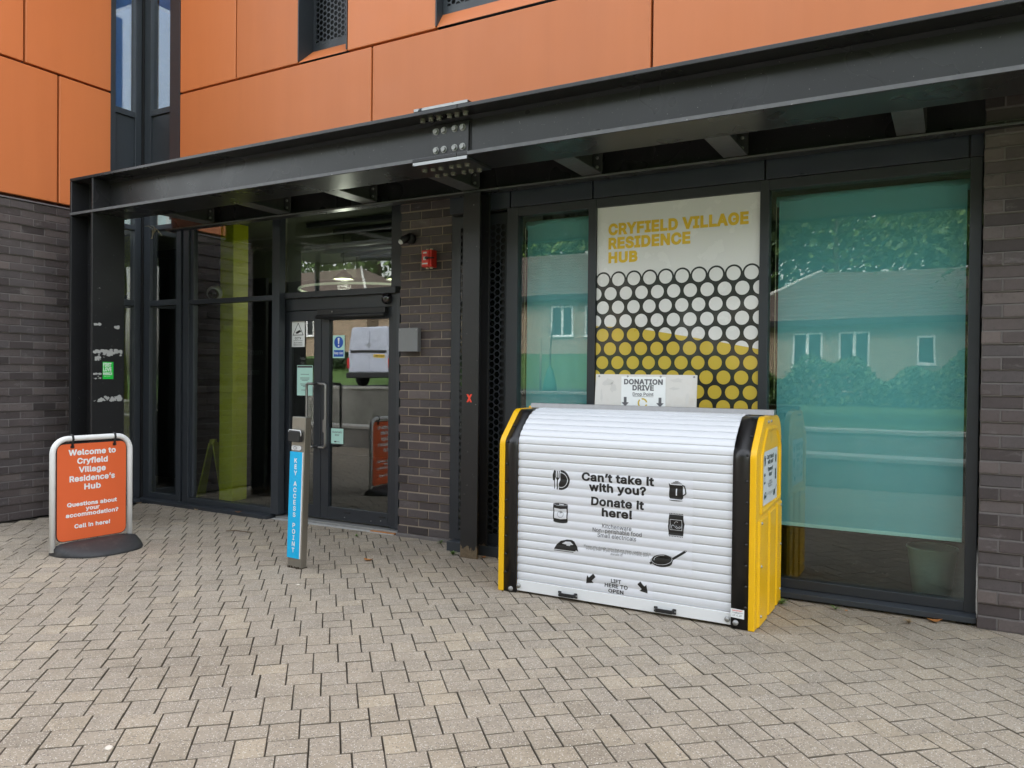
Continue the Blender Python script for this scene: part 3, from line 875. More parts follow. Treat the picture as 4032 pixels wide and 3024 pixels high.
# ------------------------------------------------------------------ rooms behind the glass
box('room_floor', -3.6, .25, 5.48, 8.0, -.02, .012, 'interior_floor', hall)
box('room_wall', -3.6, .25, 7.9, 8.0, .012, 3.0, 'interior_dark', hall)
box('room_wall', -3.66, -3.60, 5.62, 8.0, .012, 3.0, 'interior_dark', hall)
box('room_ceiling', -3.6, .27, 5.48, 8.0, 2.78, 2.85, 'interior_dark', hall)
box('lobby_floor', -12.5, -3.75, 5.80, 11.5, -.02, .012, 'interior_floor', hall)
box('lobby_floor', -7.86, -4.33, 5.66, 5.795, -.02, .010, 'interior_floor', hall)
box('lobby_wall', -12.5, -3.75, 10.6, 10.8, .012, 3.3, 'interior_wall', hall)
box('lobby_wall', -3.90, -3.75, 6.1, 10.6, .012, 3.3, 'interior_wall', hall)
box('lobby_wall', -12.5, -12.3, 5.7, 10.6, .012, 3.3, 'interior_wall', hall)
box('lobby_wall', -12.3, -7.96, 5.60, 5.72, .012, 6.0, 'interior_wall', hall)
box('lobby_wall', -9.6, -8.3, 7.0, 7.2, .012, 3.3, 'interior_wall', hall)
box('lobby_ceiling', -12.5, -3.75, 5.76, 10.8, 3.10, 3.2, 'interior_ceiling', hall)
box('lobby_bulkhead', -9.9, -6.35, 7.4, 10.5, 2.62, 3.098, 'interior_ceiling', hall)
mb = MB()
for k in range(7):
    y = 6.6+k*.30; mb.cyl((-6.4, y, 2.86), (-3.95, y+.05, 2.86), .028, 10)
for k in range(2): mb.box(-6.0, -3.95, 6.9+k*1.1, 7.35+k*1.1, 2.92, 3.02)
mb.build('ceiling_services', 'duct', hall)
mb = MB()
for k in range(9):
    y = 6.4+k*.42; mb.box(-6.2, -3.95, y, y+.08, 3.04, 3.08)
mb.build('ceiling_batten', 'frame_light', hall)
tag(box('pillar', -7.165, -6.955, 6.06, 6.27, .012, 3.098, 'lime', hall, .004), 'lime green square pillar')
lms = []
for x_, z_ in ((-7.60, 1.66), (-7.66, 1.42)):
    lm = MB(); lettering(lm, 'Room', x_, z_, .26, .075, .0, fn=lambda u, v: (u, 6.85, v)); lms.append(lm)
box('directory_board', -8.25, -7.30, 6.86, 6.90, .012, 2.6, 'interior_wall', hall)
for lm in lms: lm.build('directory_lettering', 'ink_pale', hall, recalc=False)
# corner glazing: sky reflection painted on blue sheets above, teal blinds below
for nm, a in (('sky_and_blind_sheet', (-7.75, -7.31, 5.70, 5.71, 4.30, 5.6)), ('sky_and_blind_sheet', (-8.0, -7.99, 5.2, 5.58, 4.27, 5.6))):
    box(nm, *a, 'painted_sky_blue', hall)
box('spandrel_back', -7.86, -7.24, 5.69, 5.699, 3.30, 4.30, 'black', hall)
box('spandrel_back', -7.985, -7.97, 5.2, 5.60, 3.30, 4.27, 'black', hall)
box('sky_and_blind_sheet', -7.75, -7.45, 5.70, 5.71, 3.03, 3.40, 'teal_blind', hall)
box('sky_and_blind_sheet', -8.0, -7.99, 5.3, 5.58, 3.03, 3.40, 'teal_blind', hall)

def wet_sign():
    t = thing('wet_floor_sign', (-7.43, 6.2, .012), 'yellow folding wet floor sign standing inside beside the lime pillar', 'floor sign', rz=R(122))
    for s in (-1, 1):
        mb = MB(); 
        mb.add([(-.14, s*.13, 0), (.14, s*.13, 0), (.09, s*.012, .62), (-.09, s*.012, .62),
                (-.14, s*.145, 0), (.14, s*.145, 0), (.09, s*.028, .62), (-.09, s*.028, .62)],
               [(0, 1, 2, 3), (4, 7, 6, 5), (0, 4, 5, 1), (1, 5, 6, 2), (2, 6, 7, 3), (3, 7, 4, 0)])
        mb.build('leaf', 'safety_yellow', t, .004, local=True)
    mb = MB(); mb.add([(-.07, -.126, .22), (.07, -.126, .22), (0, -.102, .36)], [(0, 1, 2)]); mb.build('warning_mark', 'ink', t, local=True, recalc=False)
    MB().box(-.05, .05, -.028, .028, .60, .66).build('handle', 'safety_yellow', t, .006, local=True)
wet_sign()
def pendant(x, y, z, r, label):
    t = thing('pendant_lamp', (x, y, z), label, 'lamp', 'pendant lamps in the lobby')
    MB().lathe([(.012, .12), (.03, .10), (r*.7, .05), (r, 0), (r*.96, 0), (r*.66, .045), (.02, .09)], (x, y, z), (0, 0, 1), 24).build('shade', 'duct', t)
    MB().lathe([(0, .012), (r*.93, .012)], (x, y, z), (0, 0, 1), 24).build('diffuser', 'lamp_glow', t)
    ld = bpy.data.lights.new('pendant_light', 'POINT'); ld.energy = 1.6; ld.color = (1, .97, .82); ld.shadow_soft_size = r*.6
    lo = bpy.data.objects.new('pendant_light', ld); COL.objects.link(lo); lo.parent = t; lo.location = (0, 0, -.08)
    MB().cyl((x, y, z+.11), (x, y, 3.1 if y < 7.3 else 2.62), .004, 6).build('cord', 'black', t)
pendant(-6.15, 6.95, 2.53, .13, 'lit pendant lamp hanging deep in the lobby behind the transom')
pendant(-4.70, 6.15, 2.36, .16, 'lit pendant lamp at right edge of the glass above the door')
rg = MB(); rg.tube([(-6.0+.85*math.cos(a*math.pi/24), 7.3+.85*math.sin(a*math.pi/24), 2.42) for a in range(48)], .014, 8, closed=True)
tag(rg.build('ring_lamp', 'lamp_ring'), 'thin pale ring lamp hanging inside the lobby', 'lamp')
def dome_camera():
    t = thing('dome_camera', (-7.17, 6.0, 2.30), 'white dome security camera on the lime pillar inside the glazing', 'camera')
    c = Vector((-7.20, 6.02, 2.33))
    MB().lathe([(0, -.05), (.075, -.05), (.085, -.03), (.085, .03), (.075, .055), (.058, .06)], c, (.55, -.8, -.25), 24).build('housing', 'camera_white', t)
    MB().lathe([(.060, .055), (.052, .085), (.03, .105), (0, .11)], c, (.55, -.8, -.25), 24).build('lens_dome', 'lens_black', t)
dome_camera()
def bucket():
    t = thing('waste_bin', (-.10, 5.95, .012), 'pale round waste bin on the floor behind the wide window', 'bin')
    MB().lathe([(0, .003), (.115, 0), (.15, .30), (.155, .305), (.145, .30), (.11, .01)], (-.10, 5.95, .012), n=24).build('tub', 'pale_teal', t)
    MB().lathe([(.15, .296), (.158, .30), (.158, .312), (.15, .314)], (-.10, 5.95, .012), n=24).build('rim', 'pale_teal', t)
bucket()

# ------------------------------------------------------------------ steel canopy frame
cf = thing('canopy_frame', (-7.05, 4.55, 0), 'black painted steel canopy frame bolted together along the front of the building', 'canopy')
def beamx(mb, x0, x1, y0, y1, z0, z1, tf, tw):
    yc = (y0+y1)/2
    mb.box(x0, x1, y0, y1, z0, z0+tf); mb.box(x0, x1, y0, y1, z1-tf, z1); mb.box(x0, x1, yc-tw/2, yc+tw/2, z0+tf, z1-tf)
mb = MB(); beamx(mb, -7.232, -2.9015, 4.38, 4.75, 2.897, 3.243, .027, .018); mb.box(-7.232, -7.207, 4.381, 4.749, 2.925, 3.215)
for x in (-6.905,): mb.box(x, x+.02, 4.385, 4.745, 2.925, 3.215)
# root fillets where web meets flanges
for zc, s in ((2.924, 1), (3.216, -1)):
    mb.add([(-7.2, 4.556, zc+s*.022), (-7.2, 4.534, zc), (-2.9015, 4.534, zc), (-2.9015, 4.556, zc+s*.022)], [(0, 1, 2, 3)])
mb.build('front_beam', 'beam_paint', cf, .004)
mb = MB(); beamx(mb, -2.8985, 3.0, 4.38, 4.75, 2.897, 3.243, .027, .018)
for zc, s in ((2.924, 1), (3.216, -1)):
    mb.add([(-2.8985, 4.556, zc+s*.022), (-2.8985, 4.534, zc), (3, 4.534, zc), (3, 4.556, zc+s*.022)], [(0, 1, 2, 3)])
mb.build('front_beam', 'beam_paint', cf, .004)
mb = MB()
mb.box(-7.232, -7.207, 4.38, 4.72, 0, 2.8965); mb.box(-6.905, -6.88, 4.38, 4.70, 0, 2.8965); mb.box(-7.207, -6.905, 4.54, 4.556, 0, 2.8965)
colL = mb.build('column', 'column_paint', cf, .003)
mb = MB(); cx = -3.298
mb.box(cx-.078, cx+.078, 5.20, 5.214, 0, 2.874); mb.box(cx-.078, cx+.078, 5.346, 5.36, 0, 2.874); mb.box(cx-.005, cx+.005, 5.214, 5.346, 0, 2.874)
mb.build('column', 'column_paint', cf, .003)
mb = MB(); mb.box(-7.0, 3.0, 5.23, 5.33, 2.878, 2.894); mb.box(-7.0, 3.0, 5.30, 5.316, 2.894, 3.11); mb.box(-7.0, 3.0, 5.23, 5.33, 3.11, 3.124)
mb.build('back_beam', 'beam_paint', cf, .003)
for x in (-6.355, -5.338, -4.342, -3.325, -2.29, -1.264, -.234, .80, 1.83):
    mb = MB(); mb.box(x-.077, x+.077, 4.752, 5.229, 2.898, 2.908); mb.box(x-.077, x+.077, 4.57, 5.23, 3.045, 3.054)
    mb.box(x-.004, x+.004, 4.577, 5.299, 2.926, 3.045); mb.box(x-.0038, x+.0038, 4.752, 5.2, 2.908, 2.926)
    cb = mb.build('cross_beam', 'bounce_lit_paint', cf)
    MB().box(x+.008, x+.082, 5.218, 5.228, 2.912, 3.04).build('end_plate', 'bounce_lit_paint', cb)
    b_ = MB()
    for zz in (2.945, 3.01): b_.lathe([(0, .011), (.010, .011), (.012, .004), (.012, 0)], (x+.045, 5.218, zz), (0, -1, 0), 8)
    b_.build('bolt', 'galv', cb)
MB().box(-7.0, 3.0, 4.58, 5.44, 3.128, 3.134).build('shade_sheet', 'black', cf)  # unseen sheet added over the beams to keep them in shade
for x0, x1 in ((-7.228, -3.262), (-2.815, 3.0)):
    MB().box(x0, x1, 4.3785, 4.3798, 2.900, 2.9225).build('flange_edge', 'worn_lit_edge', cf)
MB().box(-7.0, 3.0, 5.2285, 5.2298, 2.8795, 2.8925).build('flange_edge', 'worn_lit_edge', cf)
# splice
MB().box(-3.215, -2.908, 4.536, 4.5555, 2.962, 3.186).build('splice_plate', 'beam_paint', cf, .002)
sp = MB().box(-3.26, -2.818, 4.380, 4.70, 2.873, 2.8955).build('splice_plate', 'beam_paint', cf, .002)
MB().box(-3.259, -2.819, 4.3775, 4.3798, 2.8745, 2.8945).build('bare_edge', 'primer_white', sp)
sp = MB().box(-3.26, -2.815, 4.382, 4.70, 3.2445, 3.262).build('splice_plate', 'beam_paint', cf, .002)
MB().box(-3.255, -2.82, 4.3795, 4.3818, 3.2455, 3.2635).build('bare_edge', 'primer_white', sp)
def hexbolt(at, ax, material, r=.0155, h=.014, shank=True):
    mb = MB(); a = Vector(at); ax = Vector(ax)
    mb.cyl(a, a+ax*.003, r*1.35, 18); mb.cyl(a+ax*.003, a+ax*(.003+h), r, 6, smooth=False)
    return mb.build('bolt', material, cf, .0012)
for x in (-3.176, -3.109, -3.020, -2.955):
    for z in (3.143, 3.011): hexbolt((x, 4.5355, z), (0, -1, 0), 'galv', .0185)
for x in (-3.232, -3.163, -3.097, -3.009, -2.948, -2.881):
    for y in (4.484, 4.64): hexbolt((x, y, 2.8725), (0, 0, -1), 'bolt_dull', .0175, .017)
    hexbolt((x, 4.455, 3.2155), (0, 0, -1), 'bolt_dull', .0175, .024)
# old glue and paint scraps on the tall column face
def scrap(y0, y1, z0, z1, seed, n=26):
    rnd = random.Random(seed); mb = MB()
    for k in range(n):
        y = rnd.uniform(y0, y1); z = rnd.uniform(z0, z1); r = rnd.uniform(.004, .020)
        q = [(-6.8785-rnd.uniform(0, .0006), y+r*1.5*math.cos(a*math.pi/4)*rnd.uniform(.5, 1), z+r*math.sin(a*math.pi/4)*rnd.uniform(.5, 1)) for a in range(8)]
        mb.poly(q)
    mb.build('glue_residue', 'chalk', colL, recalc=False)
scrap(4.39, 4.67, 1.593, 1.64, 1, 60); scrap(4.42, 4.50, 1.545, 1.575, 2, 10); scrap(4.405, 4.67, 1.165, 1.205, 3, 38); scrap(4.405, 4.46, 1.37, 1.42, 4, 7)
scrap(4.60, 4.64, 1.853, 1.865, 5, 8); scrap(4.41, 4.46, 1.872, 1.885, 6, 6)

# ------------------------------------------------------------------ stickers and wall boxes
FR = XZ
def quad(mb, x0, x1, z0, z1, y): mb.poly([(x0, y, z0), (x1, y, z0), (x1, y, z1), (x0, y, z1)]); return mb
# CCTV notice
t = thing('cctv_sticker', (-5.66, 5.741, 1.70), 'white cctv warning sticker with black camera triangle on left door glass', 'sticker')
quad(MB(), -5.745, -5.572, 1.703, 1.958, 5.7395).build('backing', 'sticker_white', t, recalc=False)
mb = MB(); y = 5.7385
A, B, C_ = Vector((-5.732, y, 1.818)), Vector((-5.587, y, 1.818)), Vector((-5.6595, y, 1.945)); ctr = (A+B+C_)/3
inn = [ctr+(q-ctr)*.86 for q in (A, B, C_)]
mb.add([A, B, C_]+inn, [(0, 1, 4, 3), (1, 2, 5, 4), (2, 0, 3, 5)])
mb.poly([(-5.695, y, 1.846), (-5.64, y, 1.872), (-5.632, y, 1.862), (-5.625, y, 1.868), (-5.622, y, 1.850), (-5.64, y, 1.846), (-5.66, y, 1.835), (-5.685, y, 1.834)])
lettering(mb, 'CCTV', -5.6595, 1.778, .085, .024, .02, 'C', fn=XZ(y))
lettering(mb, 'IN OPERATION 24 HOURS', -5.6595, 1.762, .118, .008, .01, 'C', fn=XZ(y))
lettering(mb, 'for your security', -5.6595, 1.744, .11, .008, .03, 'C', fn=XZ(y))
for z in (1.733, 1.725, 1.717): mb.box(-5.72, -5.60, y, y+.0003, z, z+.0022)
mb.build('print', 'ink', t, recalc=False)
# pale notice
t = thing('door_notice', (-5.57, 5.741, 1.22), 'pale green paper notice with small text on left door glass', 'notice')
quad(MB(), -5.67, -5.462, 1.223, 1.522, 5.7395).build('paper', 'sticker_mint', t, recalc=False)
mb = MB()
quad(mb, -5.665, -5.467, 1.498, 1.517, 5.7385)
for z, w_ in ((1.43, .11), (1.395, .125), (1.383, .12), (1.371, .08), (1.335, .12), (1.322, .10), (1.31, .05), (1.275, .09)):
    mb.box(-5.566-w_/2, -5.566+w_/2, 5.7384, 5.7387, z, z+.004)
mb.build('print', 'ink_grey', t, recalc=False)
# keep clear
t = thing('keep_clear_sticker', (-5.13, 5.741, 1.59), 'blue and white keep clear sticker with exclamation mark on right door glass', 'sticker')
quad(MB(), -5.206, -5.058, 1.592, 1.81, 5.7395).build('backing', 'sticker_mint', t, recalc=False)
mb = MB(); mb.disc((-5.132, 5.7386, 1.742), .056); quad(mb, -5.194, -5.070, 1.604, 1.668, 5.7386); mb.build('blue_print', 'sticker_blue', t, recalc=False)
mb = MB(); mb.poly([(-5.144, 5.7378, 1.785), (-5.120, 5.7378, 1.785), (-5.127, 5.7378, 1.725), (-5.137, 5.7378, 1.725)]); mb.disc((-5.132, 5.7378, 1.708), .009)
lettering(mb, 'Keep clear', -5.132, 1.628, .112, .026, .015, 'C', fn=XZ(5.7378)); mb.build('white_print', 'sticker_white', t, recalc=False)
# automatic door
t = thing('automatic_door_sticker', (-5.14, 5.741, .77), 'small pale sticker reading automatic door low on right door glass', 'sticker')
quad(MB(), -5.219, -5.066, .769, .915, 5.7395).build('backing', 'sticker_mint', t, recalc=False)
mb = MB(); lettering(mb, 'Automatic', -5.1425, .872, .122, .019, .008, 'C', fn=XZ(5.7386)); lettering(mb, 'door', -5.1425, .845, .056, .019, .008, 'C', fn=XZ(5.7386))
mb.box(-5.178, -5.150, 5.7384, 5.7387, .782, .795); mb.box(-5.144, -5.112, 5.7384, 5.7387, .786, .79); mb.build('print', 'ink_grey', t, recalc=False)
# first love sticker on the tall column
t = thing('green_sticker', (-6.879, 4.50, 1.37), 'bright green sticker with white capitals on the tall left column', 'sticker')
fY = lambda off: (lambda u, v: (-6.880+off, u, v))
MB().poly([(-6.8788, 4.485, 1.37), (-6.8788, 4.592, 1.37), (-6.8788, 4.592, 1.53), (-6.8788, 4.485, 1.53)]).build('backing', 'sticker_green', t, recalc=False)
mb = MB(); g_ = lambda u, v: (-6.8780, u, v)
lettering(mb, 'FIRST', 4.490, 1.485, .082, .036, .034, fn=g_); lettering(mb, 'LOVE', 4.490, 1.441, .082, .038, .034, fn=g_); lettering(mb, 'WARWICK', 4.488, 1.407, .092, .026, .034, fn=g_)
lettering(mb, '@firstlovewarwick', 4.50, 1.392, .06, .007, .01, fn=g_)
mb.build('print', 'sticker_white', t, recalc=False)
# red x
mb = MB()
for s_, y_ in ((1, 5.1985), (-1, 5.1981)):
    mb.poly([(-3.302+s_*x, y_, z) for x, z in ((-.026, 1.228), (-.009, 1.228), (.026, 1.291), (.009, 1.291))])
tag(mb.build('red_sticker', 'sticker_red', recalc=False), 'small red letter x sticker on the slim black column', 'sticker')
# junction box
t = thing('junction_box', (-4.165, 5.56, 1.64), 'flat grey metal junction box screwed to the brick pier', 'electrical box')
MB().box(-4.262, -4.055, 5.545, 5.588, 1.642, 1.848).build('casing', 'box_grey', t, .003)
MB().box(-4.262, -4.055, 5.538, 5.5445, 1.642, 1.848).build('lid', 'box_grey', t, .002)
for x in (-4.248, -4.07): MB().lathe([(0, .003), (.005, .003), (.007, 0)], (x, 5.538, 1.832), (0, -1, 0), 10).build('screw', 'galv', t)
# red isolator
t = thing('fire_alarm_switch', (-3.94, 5.55, 2.36), 'red alarm switch box with white labels on the brick pier', 'alarm box')
MB().prism(rrect(-3.998, -3.895, 2.366, 2.512, .006), lambda a, b, d: (a, d, b), 5.51, 5.588).build('casing', 'alarm_red', t, .003)
MB().prism(rrect(-3.99, -3.918, 2.372, 2.506, .005), lambda a, b, d: (a, d, b), 5.498, 5.511).build('cover', 'alarm_red', t, .003)
for q_ in ((-3.975, -3.938, 2.480, 2.492), (-3.972, -3.945, 2.425, 2.452), (-3.985, -3.927, 2.388, 2.399)): MB().box(q_[0], q_[1], 5.4965, 5.4975, q_[2], q_[3]).build('label_strip', 'sticker_white', t)
mb = MB(); lettering(mb, 'FIRE ALARM', -3.9565, 2.4835, .033, .005, .01, 'C', fn=XZ(5.4958)); lettering(mb, 'DO NOT TURN OFF', -3.956, 2.3915, .052, .005, .01, 'C', fn=XZ(5.4958)); lettering(mb, 'FIRE', -3.9585, 2.441, .018, .006, .01, 'C', fn=XZ(5.4958)); mb.box(-3.967, -3.95, 5.4957, 5.496, 2.430, 2.434); mb.build('print', 'ink', t, recalc=False)
mb = MB(); mb.cyl((-3.93, 5.50, 2.440), (-3.93, 5.478, 2.440), .012, 12); mb.tube([(-3.93, 5.482, 2.44), (-3.88, 5.484, 2.437), (-3.855, 5.49, 2.435)], .006, 8); mb.build('lever', 'black', t)
for x in (-3.962, -3.92):
    MB().cyl((x, 5.545, 2.512), (x, 5.545, 2.525), .013, 12).build('cable_gland', 'cream', t); MB().cyl((x, 5.545, 2.354), (x, 5.545, 2.366), .013, 12).build('cable_gland', 'cream', t)
# PIR light
t = thing('motion_sensor', (-4.17, 5.55, 2.60), 'black motion sensor with white lens high on the brick pier', 'sensor')
MB().lathe([(0, -.03), (.045, -.03), (.05, 0), (.045, .02), (.03, .03)], (-4.165, 5.565, 2.635), (0, -1, 0), 18).build('base', 'black', t)
MB().lathe([(0, .05), (.022, .045), (.034, .02), (.034, -.02), (.02, -.04)], (-4.185, 5.515, 2.622), (-.3, -.8, -.5), 16).build('head', 'black', t)
MB().lathe([(0, .022), (.018, .016), (.024, 0)], (-4.198, 5.478, 2.595), (-.3, -.7, -.6), 14).build('lens', 'camera_white', t)

# ------------------------------------------------------------------ A-board
bd = thing('pavement_sign', (-6.076, 3.533, 0), 'orange pavement sign in white tube frame welcoming people to the hub', 'pavement sign', rz=R(85.4))
pts = []
L0, L1, top, rr_ = .019, .642, .908, .115
pts.append((L0, 0, .03)); pts.append((L0, 0, top-rr_))
for k in range(1, 9): a = math.pi-k*math.pi/16; pts.append((L0+rr_+rr_*math.cos(a), 0, top-rr_+rr_*math.sin(a)))
for k in range(0, 9): a = math.pi/2-k*math.pi/16; pts.append((L1-rr_+rr_*math.cos(a), 0, top-rr_+rr_*math.sin(a)))
pts.append((L1, 0, .03))
MB().tube(pts, .0215, 16).build('frame', 'white_paint', bd, local=True)
pr = rrect(.052, .607, .100, .864, .058, 8)
MB().prism(pr, lambda a, b, d: (a, d, b), -.004, .004).build('panel', 'sign_orange', bd, local=True)
pe = rrect(.047, .612, .095, .869, .062, 8)
MB().prism(pe, lambda a, b, d: (a, d, b), -.0005, .0085).build('panel_edge', 'black', bd, local=True)
for u in (.166, .506):
    mb = MB(); mb.tube([(u, -.010, .838), (u, -.012, .87), (u, -.025, .90), (u, -.016, .932), (u, .008, .936), (u, .026, .91), (u, .012, .87)], .0085, 8); mb.box(u-.013, u+.013, -.013, -.0042, .832, .852)
    mb.build('hook', 'black', bd, local=True)
mb = MB(); fb = lambda u, v: (u, -.0055, v)
for body, c_, z_, w_, cp in (('Welcome to', .3275, .772, .382, .047), ('Cryfield', .328, .702, .246, .047), ('Village', .326, .632, .218, .047), ('Residence\u2019s', .3285, .562, .366, .047), ('Hub', .328, .493, .134, .047),
                             ('Questions about', .329, .366, .402, .033), ('your', .329, .3255, .112, .033), ('accommodation?', .330, .283, .424, .033), ('Call in here!', .329, .191, .288, .033)):
    lettering(mb, body, c_, z_, w_, cp, .032, 'C', fn=fb)
mb.build('lettering', 'sticker_white', bd, local=True, recalc=False)
mb = MB(); nu, nv = 28, 16; o0 = 0
for j in range(nv+1):
    for i in range(nu+1):
        u = -1+2*i/nu; v = -1+2*j/nv
        half = .335*(1-abs(u)**2.6)**.5 if abs(u) < 1 else 0.0
        half = max(half, .06)
        if v > 0: half = .055
        s_ = max(0, 1-abs(v)**1.7)
        zt = .012+.078*s_**.75*(1-.35*abs(u)**6)
        mb.add([(.358+u*.338, v*half, zt)], [])
for j in range(nv):
    for i in range(nu):
        a = j*(nu+1)+i; mb.f.append([a, a+1, a+nu+2, a+nu+1]); mb.sm.append(True)
ring = [i for i in range(nu+1)]+[(j+1)*(nu+1)-1 for j in range(1, nv+1)]+[nv*(nu+1)+i for i in range(nu-1, -1, -1)]+[j*(nu+1) for j in range(nv-1, 0, -1)]
base = len(mb.v)
mb.add([(mb.v[i][0], mb.v[i][1], 0) for i in ring], [])
for k in range(len(ring)):
    k2 = (k+1) % len(ring); mb.f.append([ring[k], ring[k2], base+k2, base+k]); mb.sm.append(False)
mb.build('base', 'rubber', bd, local=True)

# ------------------------------------------------------------------ key access post
kp = thing('access_post', (-4.287, 4.257, 0), 'slim steel key access post with blue sign in front of the door', 'post')
kp.rotation_euler = (0, R(1.9), R(1.5))
MB().box(0, .128, 0, .062, 0, 1.122).build('post', 'post_steel', kp, .003, local=True)
mb = MB(); rn = random.Random(5)
for k in range(26):
    x = rn.uniform(-.004, .13); z = rn.uniform(.0, .02); mb.box(x, x+rn.uniform(.004, .014), -.003, rn.choice((.001, .064)), 0.0, z*.7+.004)
mb.build('base_rust', 'bark', kp, local=True)
MB().box(-.003, .1165, -.0095, -.0005, .078, .865).build('sign_plate', 'sign_blue', kp, .0008, local=True)
MB().box(.1166, .1195, -.0095, -.0005, .078, .865).build('plate_edge', 'white_paint', kp, local=True)
mb = MB(); zz = .784
for ch in 'KEY ACCESS POINT':
    if ch == ' ': zz -= .033; continue
    lettering(mb, ch, .057, zz, None, .0345, .022, 'C', fn=lambda u, v: (u, -.0105, v)); zz -= .0459
mb.build('lettering', 'sticker_white', kp, local=True, recalc=False)
MB().prism(rrect(-.006, .104, .940, 1.018, .012), lambda a, b, d: (a, d, b), -.034, -.0005).build('card_reader', 'black', kp, .004, local=True)
MB().tube([(-.009, -.02, .985), (-.009, -.024, 1.018), (-.003, -.026, 1.026), (.10, -.026, 1.026), (.106, -.024, 1.018), (.106, -.02, .985)], .004, 8).build('reader_hood', 'camera_white', kp, local=True)
MB().prism(rrect(.009, .097, .876, .911, .017, 8), lambda a, b, d: (a, d, b), -.010, -.0005).build('exit_button', 'camera_white', kp, .002, local=True)
mb = MB(); mb.tube([(.043+.011*math.cos(a*math.pi/9), -.0106, .8935+.011*math.sin(a*math.pi/9)) for a in range(18)], .0012, 6, closed=True); mb.box(.060, .0625, -.0112, -.010, .884, .903); mb.build('button_mark', 'ink_grey', kp, local=True)

# ------------------------------------------------------------------ donation bin
bn = thing('donation_bin', (-1.795, 4.90, 0), 'yellow and black donation bin with white roller shutter front and printed icons', 'donation bin')
prof = fillet([(4.535, 0), (4.540, 1.010), (4.745, 1.213), (5.272, 1.213), (5.275, 0)], [0, .09, .09, .19, 0], 8)
FX = lambda a, b, d: (d, a, b)
for x0, x1 in ((-2.640, -2.597), (-.994, -.957)):
    sp = MB().prism(prof, FX, x0, x1).build('side_panel', 'bin_yellow', bn, .006)
# moulded relief on the outer side of the right panel
xr = -.957
ro = fillet([(4.650, .640), (4.650, .985), (4.800, 1.150), (5.120, 1.150), (5.235, 1.02), (5.235, .665)], [.02, .07, .05, .10, .06, .02], 6)
ri = fillet([(4.688, .672), (4.688, .975), (4.815, 1.118), (5.105, 1.118), (5.200, 1.005), (5.200, .695)], [.02, .06, .04, .09, .05, .02], 6)
mb = MB(); k = len(ro)
mb.add([(xr-.002, a, b) for a, b in ro]+[(xr+.010, a+(p_[0]-a)*.25, b+(p_[1]-b)*.25) for (a, b), p_ in zip(ro, ri)]+[(xr+.010, a+(p_[0]-a)*.75, b+(p_[1]-b)*.75) for (a, b), p_ in zip(ro, ri)]+[(xr-.002, a, b) for a, b in ri], [])
for lay in range(3):
    for i in range(k):
        j = (i+1) % k; mb.f.append([lay*k+i, lay*k+j, (lay+1)*k+j, (lay+1)*k+i]); mb.sm.append(True)
mb.build('panel_moulding', 'bin_yellow', sp)
for (a0, a1, z1) in ((4.600, 4.840, .625), (4.885, 5.075, .640), (5.115, 5.262, .655)):
    mb = MB(); zt = z1
    mb.add([(xr-.002, a0, 0.004), (xr+.010, a0+.018, .004), (xr+.012, a1-.010, .004), (xr-.002, a1, .004),
            (xr-.002, a0, zt), (xr+.010, a0+.018, zt-.012), (xr+.012, a1-.010, zt-.004), (xr-.002, a1, zt+.008)],
           [(0, 1, 5, 4), (1, 2, 6, 5), (2, 3, 7, 6), (4, 5, 6, 7), (0, 3, 2, 1)])
    mb.build('rib', 'bin_yellow', sp, .004)
for y_, z_ in ((4.655, .60), (4.655, .35), (4.655, .06), (5.225, .63), (5.225, .38), (5.225, .09), (4.85, 1.178), (4.93, 1.18)):
    MB().lathe([(0, .010), (.006, .009), (.010, .004), (.011, 0)], (xr+.008 if z_ < .7 else xr-.001, y_, z_), (1, 0, 0), 10).build('rivet', 'galv', sp)
# sticker on the side
def side_art():
    t = MB().poly([(xr+.0022, 4.715, .690), (xr+.0022, 5.130, .690), (xr+.0022, 5.130, 1.012), (xr+.0022, 4.715, 1.005)]).build('side_notice', 'print_white', bn, recalc=False)
    return t
